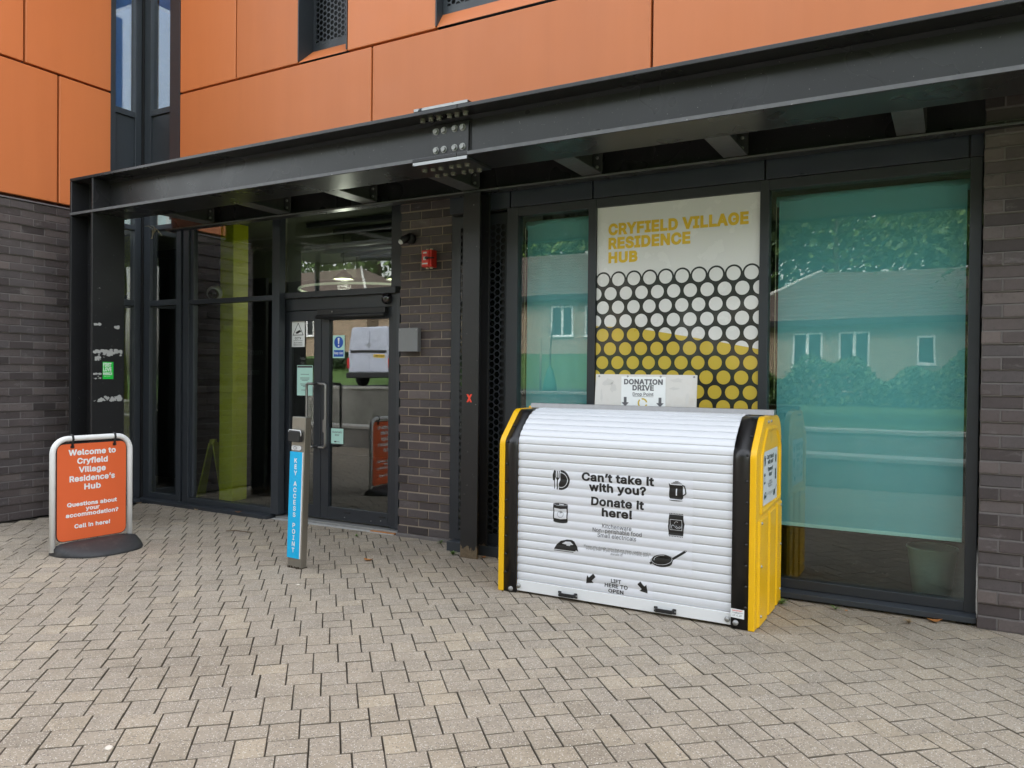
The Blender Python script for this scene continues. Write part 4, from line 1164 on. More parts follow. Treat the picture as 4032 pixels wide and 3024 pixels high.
# inner body and black trim
ins = fillet([(4.570, .03), (4.575, 1.0), (4.755, 1.185), (5.25, 1.185), (5.25, .03)], [0, .09, .09, .17, 0], 8)
mbi = MB(); back = fillet([(5.20, .03), (5.20, 1.10), (5.25, 1.10), (5.25, .03)], [0]*4)
mbi.prism([(5.215, .03), (5.215, .95), (5.255, .95), (5.255, .03)], FX, -2.597, -.994); mbi.prism([(4.60, .012), (5.255, .012), (5.255, .03), (4.60, .03)], FX, -2.597, -.994)
mbi.build('body', 'bin_yellow', bn)
path = [q for q in prof if q[1] > .001]; path = [(4.535, .006)]+path
def strip(x0, x1, off, th, material, name, zlim=None):
    # band following the profile outside edge, moved inwards by off
    pts2 = [(a, b) for a, b in prof if not (b < .001)]; pts2 = [(4.535, .004)]+pts2
    pts2 = [q for q in pts2 if q[0] < 5.15]
    outer, inner = [], []
    for i, q in enumerate(pts2):
        a = Vector(pts2[max(i-1, 0)]); b = Vector(pts2[min(i+1, len(pts2)-1)]); t_ = (b-a).normalized(); nrm = Vector((-t_.y, t_.x))
        outer.append(Vector(q)-nrm*off); inner.append(Vector(q)-nrm*(off+th))
    mb = MB(); kk = len(outer)
    vs = []
    for x in (x0, x1): vs += [(x, p_.x, p_.y) for p_ in outer]
    for x in (x0, x1): vs += [(x, p_.x, p_.y) for p_ in inner]
    mb.add(vs, [])
    for i in range(kk-1):
        mb.f.append([i, i+1, kk+i+1, kk+i]); mb.sm.append(True)
        mb.f.append([2*kk+i, 3*kk+i, 3*kk+i+1, 2*kk+i+1]); mb.sm.append(True)
        mb.f.append([i, 2*kk+i, 2*kk+i+1, i+1]); mb.sm.append(False)
        mb.f.append([kk+i, kk+i+1, 3*kk+i+1, 3*kk+i]); mb.sm.append(False)
    mb.f.append([0, kk, 3*kk, 2*kk]); mb.sm.append(False)
    return mb.build(name, material, bn)
tl_ = strip(-2.597, -2.503, .004, .006, 'bin_black', 'trim_strip'); tr_ = strip(-1.090, -.994, .004, .006, 'bin_black', 'trim_strip')
def on_prof(s_):     # point at arc length s_ from the foot of the front, with outward normal
    pts2 = [(4.535, .0)]+[q for q in prof if q[1] > .001]
    d = 0
    for a, b in zip(pts2, pts2[1:]):
        L_ = math.dist(a, b)
        if d+L_ >= s_:
            t = (s_-d)/L_; ta = Vector((b[0]-a[0], b[1]-a[1]))/L_
            return (a[0]+(b[0]-a[0])*t, a[1]+(b[1]-a[1])*t), (-ta.y, ta.x)
        d += L_
    return pts2[-1], (0, 1)
for par, xx in ((tl_, -2.583), (tr_, -1.008)):
    for s_ in (.13, .25, .37, .49, .61, .73, .85, 1.0, 1.14):
        (a, b), (na, nb) = on_prof(s_)
        MB().lathe([(0, .0045), (.004, .004), (.0075, .001), (.008, -.004)], (xx, a, b), (0, na, nb), 10).build('rivet', 'black', par)
for xx, zz in ((-2.535, .03), (-1.035, .045)): 
    pass
for xx, zz in ((-2.540, .024), (-1.062, .038), (-2.487, .05), (-1.112, .048)): MB().lathe([(0, .016), (.010, .016), (.012, .010), (.016, .010), (.016, 0)], (xx, 4.538 if xx < -2.5 or xx > -1.1 else 4.552, zz), (0, -1, 0), 12).build('bolt', 'galv', bn)
# shutter
SY, AMP, PITCH = 4.560, .0048, .0531
spath = [(SY, .086), (SY, .992)] + [(4.566, 1.020), (4.580, 1.048), (4.606, 1.080), (4.640, 1.113), (4.676, 1.145), (4.716, 1.174), (4.762, 1.196), (4.808, 1.2085), (4.856, 1.2145), (4.905, 1.214), (4.955, 1.205), (5.005, 1.187), (5.055, 1.16), (5.10, 1.125), (5.14, 1.08), (5.17, 1.03), (5.19, .96)]
cum = [0]
for a, b in zip(spath, spath[1:]): cum.append(cum[-1]+math.dist(a, b))
def on_shutter(s_):
    for i in range(len(spath)-1):
        if s_ <= cum[i+1] or i == len(spath)-2:
            t = (s_-cum[i])/(cum[i+1]-cum[i]); a, b = spath[i], spath[i+1]
            def tang(j):
                p0, p1 = spath[max(j-1, 0)], spath[min(j+1, len(spath)-1)]; return Vector((p1[0]-p0[0], p1[1]-p0[1])).normalized()
            ta = (tang(i)*(1-t)+tang(i+1)*t).normalized() if i > 0 else Vector((0, 1))
            return Vector((a[0]+(b[0]-a[0])*t, a[1]+(b[1]-a[1])*t)), Vector((-ta.y, ta.x))
def bulge(t): return AMP*(1-(2*t-1)**2) if .03 < t < .97 else -.0015
mb = MB(); ns = int(cum[-1]/PITCH); tt = [0, .03, .045, .15, .3, .45, .55, .7, .85, .955, .97]
sx0, sx1 = -2.5025, -1.0905
for k in range(ns):
    row = []
    for t in tt:
        p_, nr = on_shutter(k*PITCH+t*PITCH); q = p_+nr*bulge(t); row.append(q)
    p_, nr = on_shutter((k+1)*PITCH); row.append(p_+nr*-.0015)
    o = len(mb.v)
    for q in row: mb.add([(sx0, q.x, q.y), (sx1, q.x, q.y)], [])
    for i in range(len(row)-1): mb.f.append([o+2*i, o+2*i+1, o+2*i+3, o+2*i+2]); mb.sm.append(1 < i < 9)
sh = mb.build('shutter', 'shutter_white', bn)
MB().box(sx0+.001, sx1-.001, 4.550, 4.562, .016, .0855).build('bottom_bar', 'bar_white', sh, .002)
for x0, x1 in ((-2.195, -2.060), (-1.552, -1.415)):
    mb = MB(); zc = .040
    mb.box(x0, x0+.022, 4.543, 4.550, zc-.016, zc+.016); mb.box(x1-.022, x1, 4.543, 4.550, zc-.016, zc+.016)
    mb.prism([(x0+.006, 4.5435), (x0+.018, 4.518), (x1-.018, 4.518), (x1-.006, 4.5435), (x1-.020, 4.5435), (x1-.026, 4.530), (x0+.026, 4.530), (x0+.020, 4.5435)], lambda a, b, d: (a, b, d), zc-.011, zc+.011)
    h_ = mb.build('handle', 'black', sh, .002)
    m2 = MB()
    for xx in (x0+.006, x1-.006): m2.lathe([(0, .004), (.004, .003), (.005, 0)], (xx, 4.543, zc), (0, -1, 0), 8)
    m2.build('screw', 'galv', h_)
# printed artwork wraps over the slats
def drape(mb, name, material, lift=.0010):
    bm = bmesh.new()
    vs = [bm.verts.new(v) for v in mb.v]
    mb.mi += [0]*(len(mb.f)-len(mb.mi))
    for f_, mi_ in zip(mb.f, mb.mi):
        try: bm.faces.new([vs[i] for i in f_]).material_index = mi_
        except ValueError: pass
    z = .086; lim = max(v[2] for v in mb.v)
    cuts = []
    k = 0
    while z+k*PITCH < lim+.01:
        for t in tt: cuts.append(z+(k+t)*PITCH)
        k += 1
    for c_ in cuts:
        bmesh.ops.bisect_plane(bm, geom=bm.verts[:]+bm.edges[:]+bm.faces[:], plane_co=(0, 0, c_), plane_no=(0, 0, 1), dist=1e-6)
    for v in bm.verts:
        s_ = v.co.z-.086; t = (s_/PITCH) % 1.0
        v.co.y = SY - (bulge(t) if .031 < t < .969 else AMP*.15) - lift - abs(v.co.y)
    me = bpy.data.meshes.new(name); bm.to_mesh(me); bm.free()
    for q in ([material] if isinstance(material, str) else material): me.materials.append(MATS[q])
    off = Vector(bn.location)
    me.transform(Matrix.Translation(-off))
    o = bpy.data.objects.new(name, me); COL.objects.link(o); o.parent = sh; return o
F0 = lambda u, v: (u, 0, v)
def artwork(T):
    """icons and wording; T maps sheet coordinates (u,v) to 3D, third value lifts white over black. Returns (part, mesh) pairs"""
    out = []; cur = [None]
    def start(nm): cur[0] = MB(); out.append((nm, cur[0]))
    def put(mi, lift):
        def f(pts):
            cur[0].cur = mi; cur[0].poly([T(u, v, lift) for u, v in pts]); cur[0].cur = 0
        return f
    D = put(0, 0); Wt = put(1, .0006); D2 = put(0, .0012)
    ell = lambda cu, cv, a, b, n=30, a0=0, a1=2*math.pi, rot=0: [(cu+a*math.cos(a0+(a1-a0)*i/n)*math.cos(rot)-b*math.sin(a0+(a1-a0)*i/n)*math.sin(rot), cv+a*math.cos(a0+(a1-a0)*i/n)*math.sin(rot)+b*math.sin(a0+(a1-a0)*i/n)*math.cos(rot)) for i in range(n if a1-a0 > 6.2 else n+1)]
    def band(cu, cv, a, b, w, a0, a1, rot=0, n=24, target=None):
        o_ = ell(cu, cv, a, b, n, a0, a1-1e-4, rot); i_ = ell(cu, cv, a-w, b-w, n, a0, a1-1e-4, rot)
        for k in range(n):
            k2 = k+1 if k+1 < len(o_) else 0
            target([o_[k], o_[k2], i_[k2], i_[k]])
    bar = lambda u0, v0, u1, v1, w, f: f([(u0-(v1-v0)/math.hypot(u1-u0, v1-v0)*w/2, v0+(u1-u0)/math.hypot(u1-u0, v1-v0)*w/2), (u0+(v1-v0)/math.hypot(u1-u0, v1-v0)*w/2, v0-(u1-u0)/math.hypot(u1-u0, v1-v0)*w/2),
                                        (u1+(v1-v0)/math.hypot(u1-u0, v1-v0)*w/2, v1-(u1-u0)/math.hypot(u1-u0, v1-v0)*w/2), (u1-(v1-v0)/math.hypot(u1-u0, v1-v0)*w/2, v1+(u1-u0)/math.hypot(u1-u0, v1-v0)*w/2)])
    start('plate_icon')   # plate, knife, fork
    D(ell(-2.190, .7705, .064, .064)); band(-2.190, .7705, .050, .050, .004, 0, 2*math.pi, target=Wt)
    Wt([(-2.262, .70), (-2.203, .70), (-2.203, .745), (-2.193, .77), (-2.193, .838), (-2.262, .838)])
    D2([(-2.243, .712), (-2.237, .712), (-2.236, .765), (-2.246, .765), (-2.247, .80), (-2.238, .832), (-2.230, .832), (-2.231, .712)])
    D2([(-2.218, .708), (-2.210, .708), (-2.209, .772), (-2.217, .772)])
    D2([(-2.226, .785), (-2.200, .785), (-2.207, .770), (-2.219, .770)])
    for u in (-2.2265, -2.2135, -2.2010): D2([(u-.0028, .784), (u+.0028, .784), (u+.0028, .828), (u-.0028, .828)])
    start('tin_icon')   # tin
    D(fillet([(-2.242, .505), (-2.139, .500), (-2.137, .612), (-2.242, .618)], [.01]*4, 4)); D(ell(-2.190, .613, .052, .010)); D(ell(-2.190, .503, .051, .010))
    band(-2.190, .613, .049, .0085, .0016, 0, 2*math.pi, target=Wt); Wt([(-2.20, .617), (-2.165, .614), (-2.166, .610), (-2.20, .612)])
    Wt([(-2.234, .588), (-2.190, .583), (-2.146, .588), (-2.146, .523), (-2.190, .517), (-2.234, .522)])
    band(-2.190, .549, .022, .020, .0017, 0, 2*math.pi, target=D2)
    for k in range(5):
        a = math.pi*(.15+.175*k); D2([(-2.190, .568), (-2.190+.013*math.cos(a+math.pi)-.002, .566-.010*abs(math.sin(a))-.002), (-2.190+.013*math.cos(a+math.pi)+.002, .566-.010*abs(math.sin(a)))])
    start('iron_icon')   # iron
    D([(-2.233, .322), (-2.215, .352), (-2.185, .378), (-2.14, .392), (-2.105, .392), (-2.088, .384), (-2.070, .352), (-2.060, .322), (-2.076, .330), (-2.082, .322)])
    Wt([(-2.176, .362), (-2.150, .378), (-2.115, .380), (-2.096, .362), (-2.118, .359), (-2.119, .352), (-2.145, .352), (-2.146, .359)])
    D([(-2.235, .3165), (-2.094, .3165), (-2.094, .3125), (-2.235, .3125)])
    start('kettle_icon')   # kettle
    D([(-1.472, .806), (-1.462, .797), (-1.392, .797), (-1.386, .79), (-1.383, .720), (-1.392, .712), (-1.463, .714), (-1.470, .722), (-1.468, .78)])
    for k, (w_, z_) in enumerate(((.034, .806), (.024, .8125), (.012, .8185))): D([(-1.424-w_, z_-.0018), (-1.424+w_, z_-.0018), (-1.424+w_*.9, z_+.0018), (-1.424-w_*.9, z_+.0018)])
    Wt([(-1.428, .775), (-1.421, .775), (-1.421, .734), (-1.428, .734)])
    D(ell(-1.427, .706, .042, .006, 20, math.pi, 2*math.pi))
    for seg in (((-1.390, .798), (-1.376, .793)), ((-1.376, .793), (-1.366, .750)), ((-1.366, .750), (-1.385, .735))): bar(*seg[0], *seg[1], .007, D)
    start('snack_bag_icon')   # bag
    D([(-1.468, .618), (-1.381, .618), (-1.380, .60), (-1.374, .565), (-1.380, .505), (-1.380, .496), (-1.470, .496), (-1.470, .505), (-1.474, .55), (-1.469, .60)])
    for k in range(9):
        u = -1.468+k*.0097
        D([(u, .6215), (u+.0092, .6215), (u+.0046, .629)]); D([(u, .4925), (u+.0092, .4925), (u+.0046, .485)])
    band(-1.4255, .556, .001, .001, .0005, 0, 6.28, target=Wt)
    for q in (((-1.461, .589), (-1.390, .589)), ((-1.390, .589), (-1.388, .528)), ((-1.388, .528), (-1.461, .528)), ((-1.461, .528), (-1.461, .589))): bar(*q[0], *q[1], .0022, Wt)
    band(-1.412, .552, .020, .016, .002, math.pi*1.0, math.pi*2.0, target=Wt); band(-1.412, .553, .012, .009, .002, math.pi*1.0, math.pi*2.0, target=Wt)
    band(-1.425, .570, .012, .008, .002, -.4, math.pi, .5, target=Wt); band(-1.444, .545, .010, .012, .002, .6, 4.4, target=Wt)
    start('pan_icon')   # pan
    D(ell(-1.510, .337, .070, .036, rot=.16)); D(ell(-1.508, .325, .064, .030, rot=.1)); band(-1.511, .341, .066, .033, .0024, 0, 2*math.pi, .16, target=Wt); band(-1.508, .343, .052, .024, .0022, 1.2, 3.3, .16, target=Wt)
    D([(-1.446, .358), (-1.372, .410), (-1.362, .413), (-1.358, .407), (-1.365, .398), (-1.440, .345)]); Wt(ell(-1.366, .4085, .004, .0025, 12))
    D([(-1.577, .322), (-1.588, .313), (-1.582, .303), (-1.565, .311)])
    def L_(body, c_, z_, w_, cp, b_): lettering(cur[0], body, c_, z_, w_, cp, b_, 'C', fn=lambda u, v: T(u, v, 0))
    start('headline_lettering')
    L_("Can\u2019t take it", -1.803, .778, .478, .054, .034); L_('with you?', -1.803, .716, .378, .054, .034)
    L_('Donate it', -1.801, .628, .350, .054, .034); L_('here!', -1.803, .563, .200, .054, .034)
    start('list_lettering')
    L_('Kitchenware', -1.803, .492, .194, .026, .006); L_('Non-perishable food', -1.801, .4625, .324, .026, .006); L_('Small electricals', -1.802, .432, .256, .026, .006)
    start('small_lettering')
    L_('Please only donate items that are clean, usable, and in', -1.801, .3595, .441, .0135, .0); L_('working order. If you wouldn\u2019t give it to a friend, don\u2019t', -1.801, .3445, .418, .0135, .0); L_('donate it!', -1.801, .3290, .078, .0135, .0)
    return out
parts_ = artwork(lambda u, v, h_: (u, h_, v)); mD = MB()
# lift here
for body, z_, w_ in (('LIFT', .156, .066), ('HERE TO', .126, .152), ('OPEN', .0935, .100)): lettering(mD, body, -1.802, z_, w_, .024, .024, 'C', fn=F0)
def arrow(mb, cu, cv, ang, s=1.):
    ca, sa = math.cos(ang), math.sin(ang)
    mb.poly([(cu+(x*ca-y*sa)*s, 0, cv+(x*sa+y*ca)*s) for x, y in ((-.040, .013), (-.002, .013), (-.002, .031), (.040, 0), (-.002, -.031), (-.002, -.013), (-.040, -.013))])
parts_.append(('lift_lettering', mD))
for cu_, cv_, an_ in ((-1.977, .158, 225), (-1.625, .152, -45)):
    mA = MB(); arrow(mA, cu_, cv_, R(an_)); parts_.append(('arrow', mA))
for q_ in ([(-2.262, 0, .262), (-1.325, 0, .262), (-1.325, 0, .865), (-2.262, 0, .865)], [(-2.035, 0, .090), (-1.565, 0, .090), (-1.565, 0, .200), (-2.035, 0, .200)]):
    sheet = MB(); sheet.poly(q_); drape(sheet, 'printed_film', 'print_white', .0004)
for nm_, m_ in parts_: drape(m_, nm_, ['ink_grey' if nm_ in ('list_lettering', 'small_lettering') else 'ink', 'print_white'], .0014)
# the same artwork, smaller, on the side sheet
side = side_art()
SU = lambda u, v, h_: (xr+.0030+h_*.6, 4.725+(u+2.262)/.937*.395, .700+(v-.262)/.603*.298)
for nm_, m_ in artwork(SU): m_.build(nm_, ['ink_grey' if nm_ in ('list_lettering', 'small_lettering') else 'ink', 'print_white'], side, recalc=False)
# dated sticker on the black trim
st = MB(); st.poly([(-1.0885, 4.5265, .070), (-1.012, 4.5265, .066), (-1.012, 4.5265, .118), (-1.0885, 4.5265, .121)])
st = st.build('inspection_sticker', 'sticker_white', bn, recalc=False)
mb = MB(); lettering(mb, 'IMPORTANT', -1.050, .1065, .058, .008, .012, 'C', fn=XZ(4.5258)); mb.build('red_print', 'sticker_red', st, recalc=False)
mb = MB(); lettering(mb, '12. 4. 25', -1.052, .078, .052, .010, .0, 'C', shear=.3, fn=XZ(4.5258)); mb.box(-1.080, -1.020, 4.5256, 4.5259, .0985, .1000)
mb.tube([(-1.062, 4.5258, .094), (-1.055, 4.5258, .098), (-1.048, 4.5258, .092), (-1.036, 4.5258, .101)], .0007, 5); mb.build('handwriting', 'ink_grey', st, recalc=False)
# stainless rail on top
MB().prism([(4.925, 1.214), (4.990, 1.214), (4.990, 1.247), (4.935, 1.247)], FX, -2.612, -.940).build('top_rail', 'steel', bn, .0015)
for x0 in (-2.628, -.993): MB().box(x0, x0+.034, 4.93, 5.03, 1.205, 1.226).build('rail_bracket', 'bin_yellow', bn, .003)

# board on the rail
db = thing('donation_board', (-1.79, 5.0, 1.23), 'weathered white donation drive board standing on the bin\u2019s steel rail', 'sign')
BX0, BX1, BY = -2.142, -1.436, 4.9985
MB().prism(fillet([(BX0-.010, 1.215), (BX1-.004, 1.215), (BX1+.001, 1.4555), (BX0, 1.4565)], [.004]*4, 3), lambda a, b, d: (a, d, b), BY, BY+.008).build('board', 'creased_vinyl', db, .001)
mb = MB(); quad(mb, -1.955, -1.645, 1.216, 1.442, BY-.0008); mb.build('paper', 'sticker_white', db, recalc=False)
mb = MB(); f4 = XZ(BY-.0016)
lettering(mb, 'DONATION', -1.800, 1.389, .272, .0365, .038, 'C', fn=f4); lettering(mb, 'DRIVE', -1.800, 1.349, .150, .0365, .038, 'C', fn=f4); lettering(mb, 'Drop Point', -1.800, 1.314, .146, .0215, .018, 'C', fn=f4)
mb.box(-1.872, -1.728, BY-.0018, BY-.0015, 1.3075, 1.3095)
for cu in (-1.926, -1.682):
    mb.poly([(cu+x, BY-.0016, 1.272+y) for x, y in ((-.010, .032), (.010, .032), (.010, -.004), (.026, -.004), (0, -.032), (-.026, -.004), (-.010, -.004))])
mb.build('print', 'ink_faded', db, recalc=False)
mb = MB()
for k in range(3):
    a0 = k*2*math.pi/3+.2
    for j in range(8):
        a, b = a0+j*.2, a0+(j+1)*.2
        mb.poly([(-1.803+.034*math.cos(a), BY-.0016, 1.265+.034*math.sin(a)), (-1.803+.034*math.cos(b), BY-.0016, 1.265+.034*math.sin(b)), (-1.803+.024*math.cos(b), BY-.0016, 1.265+.024*math.sin(b)), (-1.803+.024*math.cos(a), BY-.0016, 1.265+.024*math.sin(a))])
mb.build('ring_mark', 'poster_yellow', db, recalc=False)
rn = random.Random(11); mb = MB()
def stain(cx, cz, sx_, sz_):
    n_ = 14; q = [(cx+sx_*math.cos(2*math.pi*i/n_)*rn.uniform(.45, 1), BY-.0006, cz+sz_*math.sin(2*math.pi*i/n_)*rn.uniform(.45, 1)) for i in range(n_)]
    mb.poly([(min(max(a, BX0+.004), BX1-.004), b, min(max(c_, 1.22), 1.452)) for a, b, c_ in q])
for cx_, cz_, a, b in ((-2.05, 1.40, .05, .035), (-2.015, 1.365, .03, .04), (-1.57, 1.42, .06, .02), (-1.50, 1.30, .018, .05), (-1.585, 1.365, .05, .012), (-2.10, 1.31, .012, .05)): stain(cx_, cz_, a, b)
mb.build('water_stain', 'stain_pale', db, recalc=False)
for x in (-2.118, -1.91, -1.68, -1.455): MB().lathe([(0, .004), (.005, .003), (.0075, 0)], (x, BY, 1.443), (0, -1, 0), 10).build('screw', 'galv', db)

# ------------------------------------------------------------------ litter, leaves and weeds
def leaf_thing(x, y, s, rz, material, label, grp=None, z=.004):
    mb = MB(); n_ = 10
    for i in range(n_+1):
        t = i/n_; w_ = .36*math.sin(math.pi*t**.8)*s; c = (t-.5)*s; lift = .16*s*abs(2*t-1)**2
        mb.add([(c, -w_, lift+.10*s), (c, 0, lift+.01*s), (c, w_, lift+.07*s)], [])
    for i in range(n_):
        a = 3*i; mb.f += [[a, a+3, a+4, a+1], [a+1, a+4, a+5, a+2]]; mb.sm += [True, True]
    o = mb.build('fallen_leaf', material); o.location = (x, y, z); o.rotation_euler.z = rz
    return tag(o, label, 'leaf', grp)
leaf_thing(-3.905, 4.72, .075, R(15), 'dry_leaf', 'orange dry leaf on the paving right of the key post')
leaf_thing(-6.22, 5.50, .06, R(50), 'dry_leaf', 'curled brown leaf lying on the dark glazing sill', z=.042)
leaf_thing(-6.86, 5.515, .05, R(10), 'pale_leaf', 'small dry leaf against the sill below the large pane')
leaf_thing(-.07, 5.285, .085, R(20), 'dry_leaf', 'large dry leaf tucked under the right end of the window sill')
leaf_thing(-7.72, 5.46, .06, R(70), 'pale_leaf', 'pale dead leaf on paving in the glazed corner')
leaf_thing(-7.80, 5.40, .05, R(110), 'dry_leaf', 'brown dead leaf lying deeper in the glazed corner')
leaf_thing(-3.20, 5.27, .05, R(80), 'dry_leaf', 'dry leaf caught behind the slim black column')
leaf_thing(-.55, 5.24, .025, R(140), 'dry_leaf', 'tiny rust coloured leaf beside the seedling under the wide window')
leaf_thing(-2.90, 5.37, .075, R(60), 'pale_leaf', 'pale dry leaf on the sill left of the bin', z=.06)
mb = MB(); mb.tube([(0, 0, .006), (.08, .03, .012), (.17, .03, .010), (.26, .055, .005)], [.004, .0045, .004, .0025], 6); o = mb.build('twig', 'twig'); o.location = (-5.72, 4.92, 0); o.rotation_euler.z = R(8)
tag(o, 'thin brown twig lying on the paving near the glazing', 'twig')
def weed(x, y, s, n_, seed, label, material='weed'):
    rnd = random.Random(seed); mb = MB()
    for k in range(n_):
        a = rnd.uniform(0, 2*math.pi); L_ = s*rnd.uniform(.6, 1.1); w_ = L_*.13; el = rnd.uniform(.25, 1.1)
        d = Vector((math.cos(a), math.sin(a), 0)); sd_ = Vector((-d.y, d.x, 0))
        P0 = Vector((0, 0, .002)); P1 = d*L_*.5*math.cos(el)+Vector((0, 0, L_*.5*math.sin(el)+.004)); P2 = d*L_*math.cos(el*.7)+Vector((0, 0, L_*math.sin(el*.55)*.9+.003))
        mb.tone = rnd.random()
        mb.add([P0-sd_*w_*.3, P0+sd_*w_*.3, P1+sd_*w_, P1-sd_*w_, P2], [(0, 1, 2, 3), (3, 2, 4)])
    o = mb.build('weed', material, recalc=False); o.location = (x, y, 0); return tag(o, label, 'weed')
weed(-.93, 5.19, .055, 26, 1, 'bushy green weed growing beside the back corner of the bin')
weed(-.615, 5.245, .045, 10, 2, 'small two leaved weed under the wide window sill')
weed(-.20, 5.17, .06, 9, 3, 'reddish seedling under the right part of the window sill', 'timber')
weed(-3.47, 5.24, .06, 18, 4, 'yellowish grass tuft at the foot of the slim column')
weed(-3.79, 5.53, .05, 12, 5, 'low weed in the joint below the brick pier')
weed(-4.58, 5.37, .04, 10, 6, 'tiny weed in the paving below the door threshold')
def pebble(x, y, s, label):
    mb = MB(); mb.lathe([(0, 0), (s, .001), (s*1.02, .003), (s*.7, .006), (0, .007)], (0, 0, 0), n=12); o = mb.build('pebble', 'stone'); o.location = (x, y, .001); o.scale = (1.4, 1, 1); o.rotation_euler.z = x*7
    return tag(o, label, 'pebble')
pebble(-1.30, 2.43, .010, 'pale flat chip lying on the paving near the bottom edge')
pebble(-2.79, 1.85, .014, 'pale oval chip on the paving at lower left')
pebble(-3.86, 3.93, .009, 'small round pale chip on the paving left of the bin')
# straw of an old nest caught on the steel above the corner
rn = random.Random(8); mb = MB()
for k in range(9):
    a = Vector((-6.87+rn.uniform(0, .04), 5.0+rn.uniform(-.03, .03), 2.85)); b = a+Vector((rn.uniform(-.13, .13), rn.uniform(-.08, .05), rn.uniform(-.10, .03)))
    mb.tube([a, (a+b)/2+Vector((0, 0, .012)), b], .0028, 5)
tag(mb.build('nest_straw', 'straw'), 'straw of an old nest hanging under the canopy near the glazed corner', 'nest')

# ------------------------------------------------------------------ the place across the forecourt, seen in the glass
def terrace(name, x0, x1, yf, yb, z0, z1, label):
    t = thing(name, ((x0+x1)/2, (yf+yb)/2, 0), label, 'wall')
    box('wall', x0, x1, yb, yf, z0, z1-.06, 'concrete', t)
    box('coping', x0-.01, x1+.01, yb, yf+.025, z1-.059, z1, 'concrete_coping', t, .008)
terrace('low_wall', -22, 6, -.42, -.85, -.02, .42, 'low concrete seat wall mirrored in the glass, nearest the paving')
tag(box('planting_bed', -22, 6, -1.75, -.85, -.02, .30, 'lawn_grass'), kind='structure')
terrace('retaining_wall', -22, -5.2, -1.75, -2.05, .0, 1.17, 'tall stained concrete retaining wall mirrored in the door')
terrace('retaining_wall', -5.18, 6, -1.75, -2.05, .0, .70, 'lower concrete retaining wall mirrored in the wide window')

wk = thing('added_roof', (-5.5, -3.3, 0), 'unseen flat dark roof added to mirror as the dark band along the window tops', 'added roof')
box('roof_slab', -15.4, 4.2, -5.0, -1.7, 4.50, 4.72, 'frame_light', wk)  # slab added out of view to darken the mirrored window tops
box('roof_fascia', -15.42, 4.22, -5.03, -5.002, 4.46, 4.76, 'frame_grey', wk)
for x_ in (-15.25, 4.05):
    for y_ in (-4.8, -2.3): MB().cyl((x_, y_, .3), (x_, y_, 4.5), .07, 14).build('post', 'frame_grey', wk)
def tree(x, y, hgt, rad, seed, leafm, label, n=5200, leaf=.17, trunk=.22, low=.30):
    z0 = terrain_z(x, y)-.1; rnd = random.Random(seed)
    t = thing('tree', (x, y, z0), label, 'tree', 'trees beyond the lawn')
    mb = MB(); tips = []
    mb.tube([(x, y, z0), (x+.1, y, z0+hgt*.25), (x+.05, y+.1, z0+hgt*.5), (x, y, z0+hgt*.8)], [trunk, trunk*.8, trunk*.55, trunk*.15], 9)
    for k in range(16):
        a = rnd.uniform(0, 2*math.pi); hh = rnd.uniform(low, .8)*hgt; L_ = rad*rnd.uniform(.6, 1.0)*(1.1-.45*hh/hgt)
        p0 = Vector((x+.05, y, z0+hh*.85)); p2 = Vector((x+math.cos(a)*L_, y+math.sin(a)*L_, z0+hh+rnd.uniform(.05, .3)*rad)); p1 = (p0+p2)/2+Vector((0, 0, .12*L_))
        mb.tube([p0, p1, p2], [trunk*.3, trunk*.2, trunk*.06], 6); tips += [p1, p2, (p1+p2)/2]
    mb.build('trunk', 'bark', t)
    cr = MB(); tips.append(Vector((x, y, z0+hgt*.85))); tips.append(Vector((x, y, z0+hgt*.7)))
    cl = [(q, rad*rnd.uniform(.28, .48), rnd.random()) for q in tips]
    for k in range(n):
        q, r_, tn = rnd.choice(cl)
        d = Vector((rnd.gauss(0, 1), rnd.gauss(0, 1), rnd.gauss(0, .75))); d = d.normalized()*r_*rnd.random()**.45; c = q+d
        nrm = Vector((rnd.gauss(0, 1), rnd.gauss(0, 1), rnd.gauss(.7, 1))).normalized(); a_ = nrm.orthogonal().normalized(); b_ = nrm.cross(a_); s_ = leaf*rnd.uniform(.6, 1.3)
        cr.tone = min(1, max(0, tn*.5+rnd.uniform(0, .5)))
        cr.add([c+a_*s_, c+b_*s_*.55, c-a_*s_, c-b_*s_*.55], [(0, 1, 2, 3)])
    cr.build('crown', leafm, t, recalc=False)
tree(1.5, -12.5, 9.5, 5.2, 1, 'leaf_bright', 'broad bright green tree mirrored across the top of the wide window', 26000, .07)
tree(-4.5, -26, 13, 6.0, 2, 'leaf_mid', 'tall mid green tree behind the brick bungalow roof', 12000, .2, low=.12)
tree(4.5, -24, 14, 6.0, 3, 'leaf_mid', 'tall mid green tree behind the right end of the bungalow', 12000, .2, low=.12)
tree(-10.0, -25, 13, 5.0, 4, 'leaf_dark', 'dark dense tree standing between the two bungalows', 11000, .18, low=.12)
tree(-15.5, -27, 13, 5.5, 5, 'leaf_bright', 'bright tree rising behind the upper bungalow', 7000, .19)
tree(-1.0, -31, 17, 7.0, 6, 'leaf_dark', 'tallest dark tree far behind the bungalow', 12000, .24, low=.12)
tree(10.5, -16, 12, 5.5, 7, 'leaf_bright', 'wide green tree at far right of the lawn', 6000, .2)
tree(-9.5, -38, 17, 7.0, 8, 'leaf_dark', 'far dark tree behind the gap between bungalows', 6000, .26)

